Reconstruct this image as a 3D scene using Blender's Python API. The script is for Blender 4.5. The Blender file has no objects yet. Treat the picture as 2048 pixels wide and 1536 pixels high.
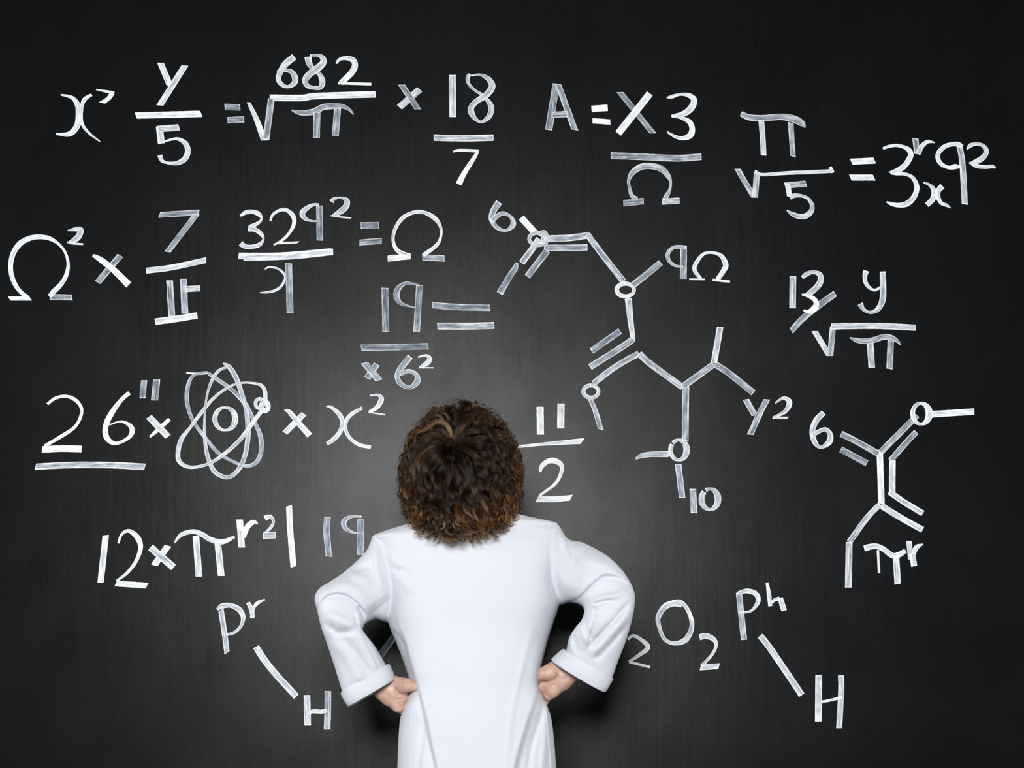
import bpy, bmesh, math, random
import numpy as np
from mathutils import Vector, noise
from mathutils.bvhtree import BVHTree
random.seed(7)
RNG = np.random.default_rng(11)
SC = bpy.context.scene
COL = SC.collection

# ------------------------------------------------------------------ camera, world, lights, exposure
S = 1.09e-3            # metres per picture pixel on the board (2048 px = 2.23 m)
DC = 4.2               # camera distance from the board (board face is the plane y = 0)
FX, FY = 1024.0, 1536.0  # picture position straight in front of the lens (rising-front lens)
ZC = 0.72              # camera height

cd = bpy.data.cameras.new('camera')
cam = bpy.data.objects.new('camera', cd)
COL.objects.link(cam)
cam.location = (0, -DC, ZC)
cam.rotation_euler = (math.pi / 2, 0, 0)
cd.sensor_fit = 'HORIZONTAL'
cd.sensor_width = 36
cd.lens = 36 * DC / (2048 * S)
cd.shift_y = (FY - 768) / 2048
cd.clip_start = 0.05
SC.camera = cam

w = bpy.data.worlds.new('studio_world')
SC.world = w
w.use_nodes = True
bg = w.node_tree.nodes['Background']
bg.inputs[0].default_value = (0.75, 0.85, 1.0, 1)
bg.inputs[1].default_value = 0.035


def area(name, loc, target, size, power, color=(1, 1, 1), size_y=None):
    ld = bpy.data.lights.new(name, 'AREA')
    ld.energy = power
    ld.color = color
    ld.shape = 'RECTANGLE' if size_y else 'SQUARE'
    ld.size = size
    if size_y:
        ld.size_y = size_y
    o = bpy.data.objects.new(name, ld)
    COL.objects.link(o)
    o.location = loc
    d = Vector(target) - Vector(loc)
    o.rotation_euler = d.to_track_quat('-Z', 'Y').to_euler()
    return o


# key softbox above the camera axis; its soft reflection is the glow on the board behind the person
area('key_softbox', (-0.28, -4.4, ZC + 1.09), (-0.1, 0, 1.25), 1.1, 225, (1.0, 0.995, 0.99), 1.0)
# two low side strips near the board that brighten the sleeves and the sides of the coat
area('side_softbox', (-2.5, -0.95, 1.25), (-0.1, -0.4, 1.1), 0.7, 27, (1.0, 0.99, 0.98), 1.6)
area('side_softbox', (2.5, -0.95, 1.25), (-0.1, -0.4, 1.1), 0.7, 27, (1.0, 0.99, 0.98), 1.6)

vs = SC.view_settings
vs.view_transform = 'Standard'
vs.look = 'None'
vs.exposure = 0.0
vs.gamma = 1.0
vs.use_curve_mapping = False


# ------------------------------------------------------------------ helpers
def P(px, py, y=0.0):
    """world point at depth y for a picture position"""
    k = S * (DC + y) / DC
    return Vector(((px - FX) * k, y, ZC + (FY - py) * k))


def to_px(co):
    k = S * (DC + co[:, 1]) / DC
    return FX + co[:, 0] / k, FY - (co[:, 2] - ZC) / k


def link(name, data, mat=None, parent=None):
    o = bpy.data.objects.new(name, data)
    COL.objects.link(o)
    if mat is not None:
        data.materials.append(mat)
    if parent is not None:
        o.parent = parent
    return o


def mesh_np(name, co, faces):
    me = bpy.data.meshes.new(name)
    me.from_pydata([tuple(c) for c in co], [], faces)
    me.update()
    return me


def smooth(me, on=True):
    me.polygons.foreach_set('use_smooth', [on] * len(me.polygons))
    me.update()


def bake(bm, mods):
    """turn a bmesh plus modifiers into a plain mesh"""
    me = bpy.data.meshes.new('tmp')
    bm.to_mesh(me)
    bm.free()
    o = bpy.data.objects.new('tmp', me)
    COL.objects.link(o)
    for t, kw in mods:
        m = o.modifiers.new(t, t)
        for k, v in kw.items():
            setattr(m, k, v)
    dg = bpy.context.evaluated_depsgraph_get()
    out = bpy.data.meshes.new_from_object(o.evaluated_get(dg))
    bpy.data.objects.remove(o)
    bpy.data.meshes.remove(me)
    return out


class NT:
    """small node-tree writer"""
    def __init__(self, name):
        self.m = bpy.data.materials.new(name)
        self.m.use_nodes = True
        self.t = self.m.node_tree
        self.bsdf = self.t.nodes['Principled BSDF']
        self.out = self.t.nodes['Material Output']

    def n(self, kind, **kw):
        nd = self.t.nodes.new(kind)
        for k, v in kw.items():
            if isinstance(k, str) and k.startswith('i_'):
                nd.inputs[k[2:].replace('_', ' ')].default_value = v
            else:
                setattr(nd, k, v)
        return nd

    def l(self, a, b):
        self.t.links.new(a, b)

    def math(self, op, a, b=None, c=None, clamp=False):
        nd = self.t.nodes.new('ShaderNodeMath')
        nd.operation = op
        nd.use_clamp = clamp
        for i, v in enumerate((a, b, c)):
            if v is None:
                continue
            if isinstance(v, (int, float)):
                nd.inputs[i].default_value = v
            else:
                self.l(v, nd.inputs[i])
        return nd.outputs[0]

    def ramp(self, fac, stops):
        nd = self.t.nodes.new('ShaderNodeValToRGB')
        el = nd.color_ramp.elements
        while len(el) < len(stops):
            el.new(0.5)
        for e, (p, c) in zip(el, stops):
            e.position = p
            e.color = c if len(c) == 4 else (*c, 1)
        self.l(fac, nd.inputs[0])
        return nd.outputs[0]

    def mapped(self, vec, scale, rot=(0, 0, 0)):
        nd = self.t.nodes.new('ShaderNodeMapping')
        nd.inputs['Scale'].default_value = scale
        nd.inputs['Rotation'].default_value = rot
        self.l(vec, nd.inputs[0])
        return nd.outputs[0]

    def noise(self, vec, scale, detail=2.0, rough=0.5):
        nd = self.t.nodes.new('ShaderNodeTexNoise')
        nd.inputs['Scale'].default_value = scale
        nd.inputs['Detail'].default_value = detail
        nd.inputs['Roughness'].default_value = rough
        self.l(vec, nd.inputs['Vector'])
        return nd.outputs['Fac']


def plain(name, color, rough=0.6, bump=None, spec=0.5):
    t = NT(name)
    t.bsdf.inputs['Base Color'].default_value = (*color, 1)
    t.bsdf.inputs['Roughness'].default_value = rough
    t.bsdf.inputs['Specular IOR Level'].default_value = spec
    g = t.n('ShaderNodeTexCoord').outputs['Object']
    nz = t.noise(g, 60.0, 3.0)
    b = t.n('ShaderNodeBump')
    b.inputs['Strength'].default_value = bump or 0.05
    b.inputs['Distance'].default_value = 0.002
    t.l(nz, b.inputs['Height'])
    t.l(b.outputs[0], t.bsdf.inputs['Normal'])
    return t.m


# ------------------------------------------------------------------ materials
def board_material():
    t = NT('blackboard_paint')
    g = t.n('ShaderNodeTexCoord').outputs['Object']
    # vertical wash marks left by a wet sponge, broken up by soft patches
    drip = t.noise(t.mapped(g, (1.0, 1.0, 0.045)), 100.0, 5.0, 0.62)
    drip2 = t.noise(t.mapped(g, (1.0, 1.0, 0.12)), 190.0, 3.0, 0.6)
    cloud = t.noise(g, 3.2, 4.0, 0.55)
    cloud2 = t.noise(g, 1.1, 2.0, 0.5)
    grain = t.noise(g, 260.0, 3.0, 0.6)
    mask = t.ramp(cloud2, [(0.42, (0, 0, 0)), (0.62, (1, 1, 1))])
    dm = t.math('MULTIPLY', t.math('SUBTRACT', drip, 0.5), t.math('MULTIPLY_ADD', mask, 1.0, 0.06))
    dm2 = t.math('MULTIPLY', t.math('SUBTRACT', drip2, 0.5), t.math('MULTIPLY_ADD', mask, 0.3, 0.05))
    v = t.math('ADD', t.math('ADD', dm, dm2), t.math('MULTIPLY', t.math('SUBTRACT', cloud, 0.5), 0.45))
    v = t.math('ADD', v, t.math('MULTIPLY', t.math('SUBTRACT', grain, 0.5), 0.25))
    # v ~ -0.4..0.4 : chalk dust film
    fac = t.math('MULTIPLY_ADD', t.math('ADD', t.math('SUBTRACT', cloud, 0.5), t.math('SUBTRACT', grain, 0.5)), 0.8, 0.5, clamp=True)
    t.l(t.ramp(fac, [(0.15, (0.0020, 0.0023, 0.0028)), (0.85, (0.0038, 0.0044, 0.0053))]), t.bsdf.inputs['Base Color'])
    blot = t.noise(t.mapped(g, (1.0, 1.0, 0.8)), 5.5, 5.0, 0.6)
    spec = t.math('MULTIPLY_ADD', t.math('MULTIPLY_ADD', t.math('SUBTRACT', blot, 0.5), 0.9, v), 0.10, 0.100, clamp=True)
    t.l(spec, t.bsdf.inputs['Specular IOR Level'])
    t.bsdf.inputs['Roughness'].default_value = 0.315
    b = t.n('ShaderNodeBump')
    b.inputs['Strength'].default_value = 0.10
    b.inputs['Distance'].default_value = 0.0008
    t.l(t.noise(t.mapped(g, (0.6, 1, 1.0)), 340.0, 3.0, 0.6), b.inputs['Height'])
    t.l(b.outputs[0], t.bsdf.inputs['Normal'])
    return t.m


def chalk_material():
    """white chalk-paint marker: streaks along the stroke, thicker paint at its edges and ends"""
    t = NT('white_chalk_paint')
    uv = t.n('ShaderNodeUVMap', uv_map='stroke').outputs[0]
    sep = t.n('ShaderNodeSeparateXYZ')
    t.l(uv, sep.inputs[0])
    u, v = sep.outputs[0], sep.outputs[1]      # u: pixels along, v: 0..1 across
    at = t.n('ShaderNodeAttribute', attribute_name='paint')
    sp = t.n('ShaderNodeSeparateColor')
    t.l(at.outputs['Color'], sp.inputs[0])
    dens, endd, seed = sp.outputs[0], sp.outputs[1], sp.outputs[2]
    comb = t.n('ShaderNodeCombineXYZ')
    t.l(t.math('MULTIPLY', u, 0.007), comb.inputs[0])
    t.l(t.math('MULTIPLY', v, 5.5), comb.inputs[1])
    t.l(t.math('MULTIPLY', seed, 90.0), comb.inputs[2])
    st = t.noise(comb.outputs[0], 2.2, 4.0, 0.65)
    comb2 = t.n('ShaderNodeCombineXYZ')
    t.l(t.math('MULTIPLY', u, 0.03), comb2.inputs[0])
    t.l(t.math('MULTIPLY', v, 1.3), comb2.inputs[1])
    t.l(t.math('MULTIPLY', seed, 40.0), comb2.inputs[2])
    bl = t.noise(comb2.outputs[0], 1.5, 2.0, 0.5)
    edge = t.math('ABSOLUTE', t.math('MULTIPLY_ADD', v, 2.0, -1.0))
    edge = t.math('POWER', edge, 5.0)
    f = t.math('MULTIPLY_ADD', t.math('SUBTRACT', st, 0.5), 1.9, t.math('MULTIPLY_ADD', dens, 1.30, -0.24))
    f = t.math('MULTIPLY_ADD', t.math('SUBTRACT', bl, 0.5), 0.9, f)
    f = t.math('MULTIPLY_ADD', edge, 0.55, f)
    f = t.math('MULTIPLY_ADD', endd, 0.6, f, clamp=True)
    col = t.ramp(f, [(0.0, (0.04, 0.052, 0.07)), (0.35, (0.17, 0.20, 0.24)), (0.75, (0.51, 0.54, 0.575)), (1.0, (0.735, 0.76, 0.775))])
    t.l(col, t.bsdf.inputs['Base Color'])
    t.bsdf.inputs['Roughness'].default_value = 0.6
    t.bsdf.inputs['Specular IOR Level'].default_value = 0.3
    return t.m


def coat_material():
    t = NT('white_cotton')
    g = t.n('ShaderNodeTexCoord').outputs['Object']
    t.bsdf.inputs['Base Color'].default_value = (0.525, 0.552, 0.605, 1)
    t.bsdf.inputs['Roughness'].default_value = 0.85
    t.bsdf.inputs['Specular IOR Level'].default_value = 0.2
    t.bsdf.inputs['Sheen Weight'].default_value = 0.15
    t.bsdf.inputs['Sheen Roughness'].default_value = 0.5
    h = t.math('ADD', t.noise(g, 9.0, 3.0, 0.5), t.math('MULTIPLY', t.noise(g, 900.0, 1.0), 0.03))
    b = t.n('ShaderNodeBump')
    b.inputs['Strength'].default_value = 0.35
    b.inputs['Distance'].default_value = 0.006
    t.l(h, b.inputs['Height'])
    t.l(b.outputs[0], t.bsdf.inputs['Normal'])
    return t.m


def skin_material():
    t = NT('skin')
    g = t.n('ShaderNodeTexCoord').outputs['Object']
    n1 = t.noise(g, 55.0, 3.0, 0.6)
    t.l(t.ramp(n1, [(0.3, (0.41, 0.235, 0.18)), (0.7, (0.53, 0.355, 0.29))]), t.bsdf.inputs['Base Color'])
    t.bsdf.inputs['Roughness'].default_value = 0.5
    t.bsdf.inputs['Subsurface Weight'].default_value = 0.15
    t.bsdf.inputs['Subsurface Radius'].default_value = (0.008, 0.003, 0.0015)
    t.bsdf.inputs['Subsurface Scale'].default_value = 0.5
    b = t.n('ShaderNodeBump')
    b.inputs['Strength'].default_value = 0.3
    b.inputs['Distance'].default_value = 0.001
    t.l(t.noise(t.mapped(g, (1, 1, 0.35), (0, 0.5, 0)), 260.0, 3.0), b.inputs['Height'])
    t.l(b.outputs[0], t.bsdf.inputs['Normal'])
    return t.m


def hair_material():
    t = NT('curly_brown_hair')
    t.t.nodes.remove(t.bsdf)
    at = t.n('ShaderNodeAttribute', attribute_name='tint')
    h = t.n('ShaderNodeBsdfHairPrincipled')
    h.parametrization = 'COLOR'
    col = t.ramp(at.outputs['Fac'], [(0.0, (0.010, 0.006, 0.004)), (0.45, (0.050, 0.023, 0.0085)), (1.0, (0.30, 0.14, 0.05))])
    t.l(col, h.inputs['Color'])
    h.inputs['Roughness'].default_value = 0.25
    h.inputs['Radial Roughness'].default_value = 0.5
    h.inputs['IOR'].default_value = 1.28
    h.inputs['Random Roughness'].default_value = 0.2
    t.l(h.outputs[0], t.out.inputs[0])
    return t.m


M_BOARD = board_material()
M_CHALK = chalk_material()
M_COAT = coat_material()
M_SKIN = skin_material()
M_HAIR = hair_material()
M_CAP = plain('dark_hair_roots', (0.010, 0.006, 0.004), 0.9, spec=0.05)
M_FLOOR = plain('grey_floor_paint', (0.10, 0.10, 0.105), 0.55)
M_WALL = plain('grey_wall_paint', (0.12, 0.12, 0.125), 0.8)
M_JEANS = plain('dark_trousers', (0.03, 0.035, 0.05), 0.85)
M_SHOE = plain('black_shoe_leather', (0.015, 0.014, 0.014), 0.35)
M_SOLE = plain('rubber_sole', (0.25, 0.24, 0.22), 0.7)
M_EYE = plain('eyeball', (0.75, 0.73, 0.70), 0.2)


# ------------------------------------------------------------------ setting
def box(bm, x0, x1, y0, y1, z0, z1, bev=0.0):
    r = bmesh.ops.create_cube(bm, size=1.0)
    for v in r['verts']:
        v.co = Vector((x0 + (v.co.x + .5) * (x1 - x0), y0 + (v.co.y + .5) * (y1 - y0), z0 + (v.co.z + .5) * (z1 - z0)))
    if bev:
        es = list({e for v in r['verts'] for e in v.link_edges})
        bmesh.ops.bevel(bm, geom=es, offset=bev, segments=2, affect='EDGES', profile=0.5)


def boxobj(name, mat, parent, *a, **k):
    bm = bmesh.new()
    box(bm, *a, **k)
    me = bpy.data.meshes.new(name)
    bm.to_mesh(me)
    bm.free()
    return link(name, me, mat, parent)


o = boxobj('wall_back', M_WALL, None, -4.0, 4.0, 0.03, 0.13, 0.0, 3.6)
o['kind'] = 'structure'
o = boxobj('floor', M_FLOOR, None, -4.0, 4.0, -5.2, 0.13, -0.05, 0.0)
o['kind'] = 'structure'
o = boxobj('baseboard_back', M_WALL, None, -4.0, 4.0, 0.014, 0.03, 0.0, 0.10, bev=0.003)
o['kind'] = 'structure'

board = bpy.data.objects.new('blackboard', None)
COL.objects.link(board)
board.location = (0, 0, 0.30)
board['label'] = 'huge matte black board covered in white hand-painted formulas and molecule drawings'
board['category'] = 'blackboard'


def to_board(o):
    o.parent = board
    o.matrix_parent_inverse = board.matrix_basis.inverted()


panel = boxobj('writing_surface', M_BOARD, None, -2.6, 2.6, 0.0, 0.03, 0.30, 2.75)
to_board(panel)
M_FRAME = plain('dark_board_edge', (0.02, 0.02, 0.021), 0.5)
for a in ((-2.64, -2.6, -0.012, 0.03, 0.26, 2.79), (2.6, 2.64, -0.012, 0.03, 0.26, 2.79),
          (-2.6, 2.6, -0.012, 0.03, 0.26, 0.30), (-2.6, 2.6, -0.012, 0.03, 2.75, 2.79)):
    fr = boxobj('board_edge', M_FRAME, None, *a, bev=0.003)
    to_board(fr)

# ------------------------------------------------------------------ writing on the board
FR = {1: (80, 90, 5.12), 2: (430, 80, 5.12), 3: (760, 100, 5.12), 4: (1060, 140, 5.12), 5: (1440, 190, 5.69), 6: (1690, 250, 6.4),
      7: (0, 390, 4.6545), 8: (440, 370, 5.69), 9: (680, 400, 3.841), 10: (960, 380, 3.938), 11: (1140, 600, 3.491),
      12: (1540, 510, 6.144), 13: (50, 700, 5.12), 14: (320, 700, 4.2667), 15: (1000, 780, 5.908), 16: (1600, 780, 3.747),
      17: (170, 990, 3.413), 18: (400, 1160, 4.6545), 19: (1220, 1140, 3.938)}
LAYER = [0]


def catmull(pts, n):
    out = []
    m = len(pts)
    for i in range(m - 1):
        p0 = pts[max(i - 1, 0)]
        p1, p2 = pts[i], pts[i + 1]
        p3 = pts[min(i + 2, m - 1)]
        for k in range(n):
            t = k / n
            out.append(tuple(0.5 * ((2 * b) + (-a + c) * t + (2 * a - 5 * b + 4 * c - d) * t * t + (-a + 3 * b - 3 * c + d) * t ** 3)
                             for a, b, c, d in zip(p0, p1, p2, p3)))
    out.append(tuple(pts[-1]))
    return out


def stroke(bm, uvl, cl, f, st):
    """st: (points, W, nib_angle, density). points are (x, y) or (x, y, width) in the frame f"""
    pts, W, nib, dens = st
    x0, y0, k = FR[f]
    q = [(x0 + p[0] / k, y0 + p[1] / k, (p[2] if len(p) > 2 else W)) for p in pts]
    seglen = sum(math.hypot(b[0] - a[0], b[1] - a[1]) for a, b in zip(q, q[1:]))
    n = max(2, int(seglen / (len(q) - 1) / 3.0))
    q = catmull(q, n)
    LAYER[0] += 1
    lift = 0.0003 + 0.00012 * (LAYER[0] % 9)
    seed = random.random()
    rows = []
    L = 0.0
    N = 6
    tot = sum(math.hypot(b[0] - a[0], b[1] - a[1]) for a, b in zip(q, q[1:]))
    sgn = None
    wob = random.random() * 100
    for i, (x, y, wd) in enumerate(q):
        a, b = q[max(i - 1, 0)], q[min(i + 1, len(q) - 1)]
        dx, dy = b[0] - a[0], b[1] - a[1]
        dl = math.hypot(dx, dy) or 1.0
        nx, ny = -dy / dl, dx / dl
        wd = max(wd, 1.6)
        if nib is None:
            ex, ey = nx * wd / 2, ny * wd / 2
        else:
            ca, sa = math.cos(math.radians(nib)), math.sin(math.radians(nib))
            if ca * nx + sa * ny < 0:
                ca, sa = -ca, -sa
            ex, ey = ca * wd / 2, sa * wd / 2
            pr = ex * nx + ey * ny
            if pr < 1.3:
                ex += nx * (1.3 - pr)
                ey += ny * (1.3 - pr)
        if i:
            L += math.hypot(x - q[i - 1][0], y - q[i - 1][1])
        row = []
        j1 = noise.noise(Vector((L * 0.16, wob, 0))) * 0.045 + noise.noise(Vector((L * 0.7, wob, 5))) * 0.03
        j2 = noise.noise(Vector((L * 0.16, wob, 9))) * 0.045 + noise.noise(Vector((L * 0.7, wob, 15))) * 0.03
        for c in range(N + 1):
            s = 2 * c / N - 1
            j = j1 if s < 0 else j2
            s2 = s * (1 + abs(s) * j)
            co = P(x + ex * s2, y + ey * s2, 0.0)
            co.y = -lift - L * 1.6e-6
            ed = max(0.0, 1 - min(L, tot - L) / 1.8)
            row.append((bm.verts.new(co), L, c / N, ed))
        # skirt down to the board
        va = row[0][0].co.copy(); va.y = 0.0
        vb = row[-1][0].co.copy(); vb.y = 0.0
        row = [(bm.verts.new(va), L, 0.0, row[0][3])] + row + [(bm.verts.new(vb), L, 1.0, row[-1][3])]
        rows.append(row)
    for r0, r1 in zip(rows, rows[1:]):
        for c in range(len(r0) - 1):
            quad = (r0[c], r0[c + 1], r1[c + 1], r1[c])
            try:
                fc = bm.faces.new([z[0] for z in quad])
            except ValueError:
                continue
            for lp, z in zip(fc.loops, quad):
                lp[uvl].uv = (z[1], z[2])
                lp[cl] = (dens, z[3], seed, 1)


def glyph(name, parent, f, strokes, label=None):
    bm = bmesh.new()
    uvl = bm.loops.layers.uv.new('stroke')
    cl = bm.loops.layers.float_color.new('paint')
    for st in strokes:
        stroke(bm, uvl, cl, f, st)
    me = bpy.data.meshes.new(name)
    bm.to_mesh(me)
    bm.free()
    o = link(name, me, M_CHALK)
    o.parent = parent
    o.matrix_parent_inverse = board.matrix_basis.inverted()
    if label:
        o['label'] = label
    return o


def formula(name, label):
    e = bpy.data.objects.new(name, None)
    COL.objects.link(e)
    e.parent = board
    e['label'] = label
    return e


def L(x0, y0, x1, y1, W=12.5, nib=None, d=0.55):
    return ([(x0, y0), (x1, y1)], W, nib, d)


def C(d, *p, W=12, nib=None):
    return ([tuple(p[i:i + 3]) for i in range(0, len(p), 3)], W, nib, d)


def PL(W, nib, d, *p):
    return ([tuple(p[i:i + 2]) for i in range(0, len(p), 2)], W, nib, d)


def E(d, cx, cy, rx, ry, W1, W2=None, a0=-100, turn=372, thin=0.0):
    W2 = W2 or W1
    pts = []
    for i in range(21):
        a = math.radians(a0 + turn * i / 20)
        wd = (W1 + (W2 - W1) * (0.5 + 0.5 * math.cos(a))) * (1 - thin * (1 - abs(math.cos(a))))
        pts.append((cx + rx * math.cos(a), cy + ry * math.sin(a), wd))
    return (pts, W1, None, d)


SOLID, MID, THIN = 0.92, 0.66, 0.42

# --- top row, from the left edge
e = formula('painted_formula', 'x prime y over 5')
glyph('letter', e, 1, [C(.8, 215, 510, 3, 330, 540, 7, 388, 620, 11, 397, 720, 12, 380, 830, 12, 300, 912, 10, 165, 912, 3),
                       C(.8, 530, 510, 5, 455, 560, 8, 428, 650, 6, 430, 800, 6, 500, 900, 5, 615, 990, 2)], 'curly letter x')
glyph('prime_mark', e, 1, [C(SOLID, 575, 457, 2, 700, 480, 5, 762, 488, 3), C(.85, 740, 492, 9, 705, 545, 10, 635, 594, 12, nib=15)])
glyph('letter', e, 1, [L(1235, 185, 1330, 415, 13, 0, .8), L(1485, 212, 1228, 620, 13.5, 5, .75)], 'letter y')
glyph('fraction_bar', e, 1, [L(983, 724, 1652, 707, 13, 70, .85)])
glyph('digit', e, 1, [L(1425, 845, 1205, 862, 12.5, 75, MID), L(1222, 835, 1243, 1008, 13.5, -5, .75),
                      C(.75, 1220, 1010, 3, 1320, 975, 4, 1410, 962, 6, 1490, 1010, 10, 1515, 1090, 11, 1480, 1170, 11, 1400, 1210, 8, 1310, 1208, 5, 1250, 1185, 7, 1228, 1130, 10)], 'digit 5')

e = formula('painted_formula', 'equals 682 over the square root of pi')
glyph('equals_sign', e, 2, [L(100, 685, 258, 693, 12.5, 85, THIN), L(130, 823, 298, 815, 12.5, 87, THIN)])
glyph('square_root_sign', e, 2, [C(.72, 343, 640, 7, 420, 800, 11, 505, 1030, 13, nib=0), L(522, 1028, 578, 600, 13, 0, .45),
                                 PL(12.5, 87, .8, 562, 592, 880, 595, 1050, 575, 1643, 558)])
glyph('digit', e, 2, [C(.65, 812, 174, 13, 720, 250, 13, 665, 340, 11, 652, 410, 10, 690, 462, 8, 750, 480, 6, 815, 440, 11, 818, 380, 12, 780, 325, 9, 710, 312, 6, 635, 322, 3)], 'digit 6')
glyph('digit', e, 2, [C(.65, 953, 175, 14, 965, 240, 12, 1010, 300, 8, 1075, 360, 9, 1100, 430, 12, 1080, 485, 9, 1020, 492, 7, 945, 470, 9, 925, 410, 12, 970, 350, 13, 1040, 300, 14, 1105, 240, 13, 1105, 190, 11, 1060, 160, 6, 975, 160, 4)], 'digit 8')
glyph('digit', e, 2, [C(.78, 1243, 240, 4, 1275, 200, 6, 1340, 185, 8, 1410, 205, 11, 1433, 260, 12, 1395, 340, 12, 1290, 440, 11), L(1262, 442, 1600, 452, 5, None, SOLID)], 'digit 2')
glyph('pi_symbol', e, 2, [C(.5, 785, 720, 2, 850, 742, 8, 920, 747, 10, 1020, 730, 12, 1110, 688, 12, 1210, 680, 11, 1300, 680, 9, 1370, 710, 6, 1420, 762, 2),
                          L(1045, 740, 1039, 1002, 13.5, 0, THIN), L(1255, 700, 1232, 982, 13.5, 6, THIN)])

e = formula('painted_formula', 'times 18 over 7')
glyph('times_sign', e, 3, [L(405, 405, 200, 587, 13, 42, .6), L(222, 358, 388, 608, 13.5, 0, .4)])
glyph('digit', e, 3, [L(742, 258, 745, 688, 13, 0, .7)], 'digit 1')
glyph('digit', e, 3, [C(.62, 918, 250, 7, 898, 290, 8, 910, 350, 6, 980, 420, 5, 1060, 470, 6, 1130, 560, 10, 1140, 620, 11, 1110, 690, 10, 1040, 738, 5, 980, 710, 7, 935, 640, 12, 940, 580, 11, 1000, 520, 11, 1080, 470, 12, 1140, 400, 13, 1145, 350, 12, 1100, 290, 9, 1020, 255, 4, 935, 264, 3)], 'digit 8')
glyph('fraction_bar', e, 3, [PL(12.5, 88, .62, 550, 897, 850, 905, 1162, 898)])
glyph('digit', e, 3, [C(.9, 750, 1043, 3, 810, 1027, 5, 1010, 1035, 6), C(.85, 1005, 1035, 5, 960, 1110, 8, 870, 1250, 10, 805, 1375, 12)], 'slanted digit 7')

e = formula('painted_formula', 'A equals X 3 over omega')
glyph('letter', e, 4, [L(268, 142, 192, 615, 14, 8, .42), L(285, 145, 460, 615, 13.8, 10, .42), L(225, 462, 382, 452, 12, 85, .5)], 'capital letter A')
glyph('equals_sign', e, 4, [L(630, 400, 795, 388, 12.5, 86, .95), PL(10.5, 88, .95, 640, 522, 730, 527, 822, 536)])
glyph('letter', e, 4, [L(1227, 243, 903, 652, 14, 38, .85), L(922, 228, 1258, 648, 13.5, 0, .38)], 'capital letter X')
glyph('digit', e, 4, [C(.8, 1400, 285, 2, 1450, 275, 7, 1540, 250, 5, 1630, 262, 9, 1680, 310, 12, 1650, 390, 13, 1570, 450, 11, 1450, 473, 5),
                      C(.85, 1450, 470, 5, 1540, 487, 6, 1630, 530, 10, 1660, 600, 11, 1640, 670, 12, 1560, 700, 8, 1480, 680, 6, 1405, 635, 3)], 'digit 3')
glyph('fraction_bar', e, 4, [PL(13, 88, .45, 828, 877, 1100, 888, 1500, 904, 1755, 890)])
glyph('omega_symbol', e, 4, [C(.55, 1100, 1315, 6, 1045, 1290, 8, 1018, 1200, 6, 1010, 1130, 6, 1050, 1050, 11, 1140, 992, 12, 1240, 985, 12, 1340, 1010, 12, 1410, 1080, 10, 1440, 1150, 5, 1430, 1230, 6, 1405, 1280, 9, 1375, 1330, 8),
                             L(957, 1367, 1163, 1344, 12.5, 88, .4), L(1354, 1350, 1530, 1338, 12, 88, .6)])

e = formula('painted_formula', 'pi over the square root of 5')
glyph('pi_symbol', e, 5, [C(.5, 238, 215, 10, 330, 255, 12, 450, 266, 12, 600, 256, 12, 700, 250, 12, 830, 272, 14, 930, 322, 12, 968, 372, 2),
                          PL(11, 5, .7, 468, 290, 485, 480, 495, 690), L(805, 318, 830, 700, 11.5, 20, .5)])
glyph('square_root_sign', e, 5, [PL(12, 0, .55, 200, 843, 290, 1000, 388, 1165), L(420, 880, 397, 1167, 11.5, 0, .62),
                                 C(.75, 402, 860, 4, 430, 895, 7, 500, 907, 6, 750, 890, 7, 1000, 880, 7, 1290, 866, 7), L(1253, 820, 1285, 882, 6, None, .8)])
glyph('digit', e, 5, [L(978, 1010, 738, 1032, 12, 75, .5), L(768, 1010, 792, 1160, 11, 15, .85),
                      C(.62, 795, 1168, 9, 850, 1145, 8, 930, 1150, 6, 1000, 1180, 6, 1045, 1250, 8, 1040, 1320, 10, 980, 1375, 11, 900, 1382, 10, 820, 1355, 8, 760, 1312, 2)], 'digit 5')

e = formula('painted_formula', 'equals 3 with small r and x, then 9 squared')
glyph('equals_sign', e, 6, [L(78, 472, 378, 457, 12.8, 65, .85), L(68, 673, 372, 673, 12.8, 65, .8)])
glyph('digit', e, 6, [C(.8, 485, 302, 5, 560, 275, 6, 660, 262, 6, 760, 285, 7, 825, 330, 10, 838, 400, 11, 780, 500, 11, 700, 570, 11, 590, 615, 8),
                      C(.8, 562, 600, 2, 640, 620, 7, 760, 628, 6, 860, 670, 7, 912, 760, 9, 915, 840, 10, 870, 940, 11, 790, 1010, 11, 700, 1028, 9, 600, 1015, 7, 533, 985, 3)], 'large digit 3')
glyph('letter', e, 6, [L(900, 175, 925, 372, 12, 5, .45), C(.75, 930, 372, 11, 985, 270, 9, 1060, 215, 7, 1150, 228, 1.5)], 'small letter r')
glyph('letter', e, 6, [C(.75, 1005, 740, 3, 1070, 762, 5, 1128, 820, 9, 1137, 890, 10, 1115, 960, 11, 1045, 1025, 10),
                       C(.75, 1245, 785, 12, 1195, 840, 10, 1190, 920, 9, 1230, 1000, 7, 1300, 1030, 6, 1350, 1065, 1.5)], 'small letter x')
glyph('digit', e, 6, [C(.8, 1505, 272, 5, 1450, 250, 9, 1380, 247, 8, 1280, 275, 9, 1200, 350, 9, 1188, 430, 9, 1235, 505, 8, 1330, 547, 7, 1410, 535, 10, 1472, 540, 4),
                      PL(12, 10, .62, 1463, 280, 1500, 480, 1532, 1018)], 'digit 9')
glyph('digit', e, 6, [C(.7, 1563, 312, 3, 1600, 265, 8, 1680, 243, 6, 1760, 262, 7, 1805, 320, 10, 1790, 390, 10, 1720, 450, 11, 1625, 495, 9),
                      C(.75, 1590, 480, 3, 1680, 525, 8, 1800, 540, 7, 1880, 532, 7, 1925, 552, 3)], 'raised digit 2')

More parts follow.
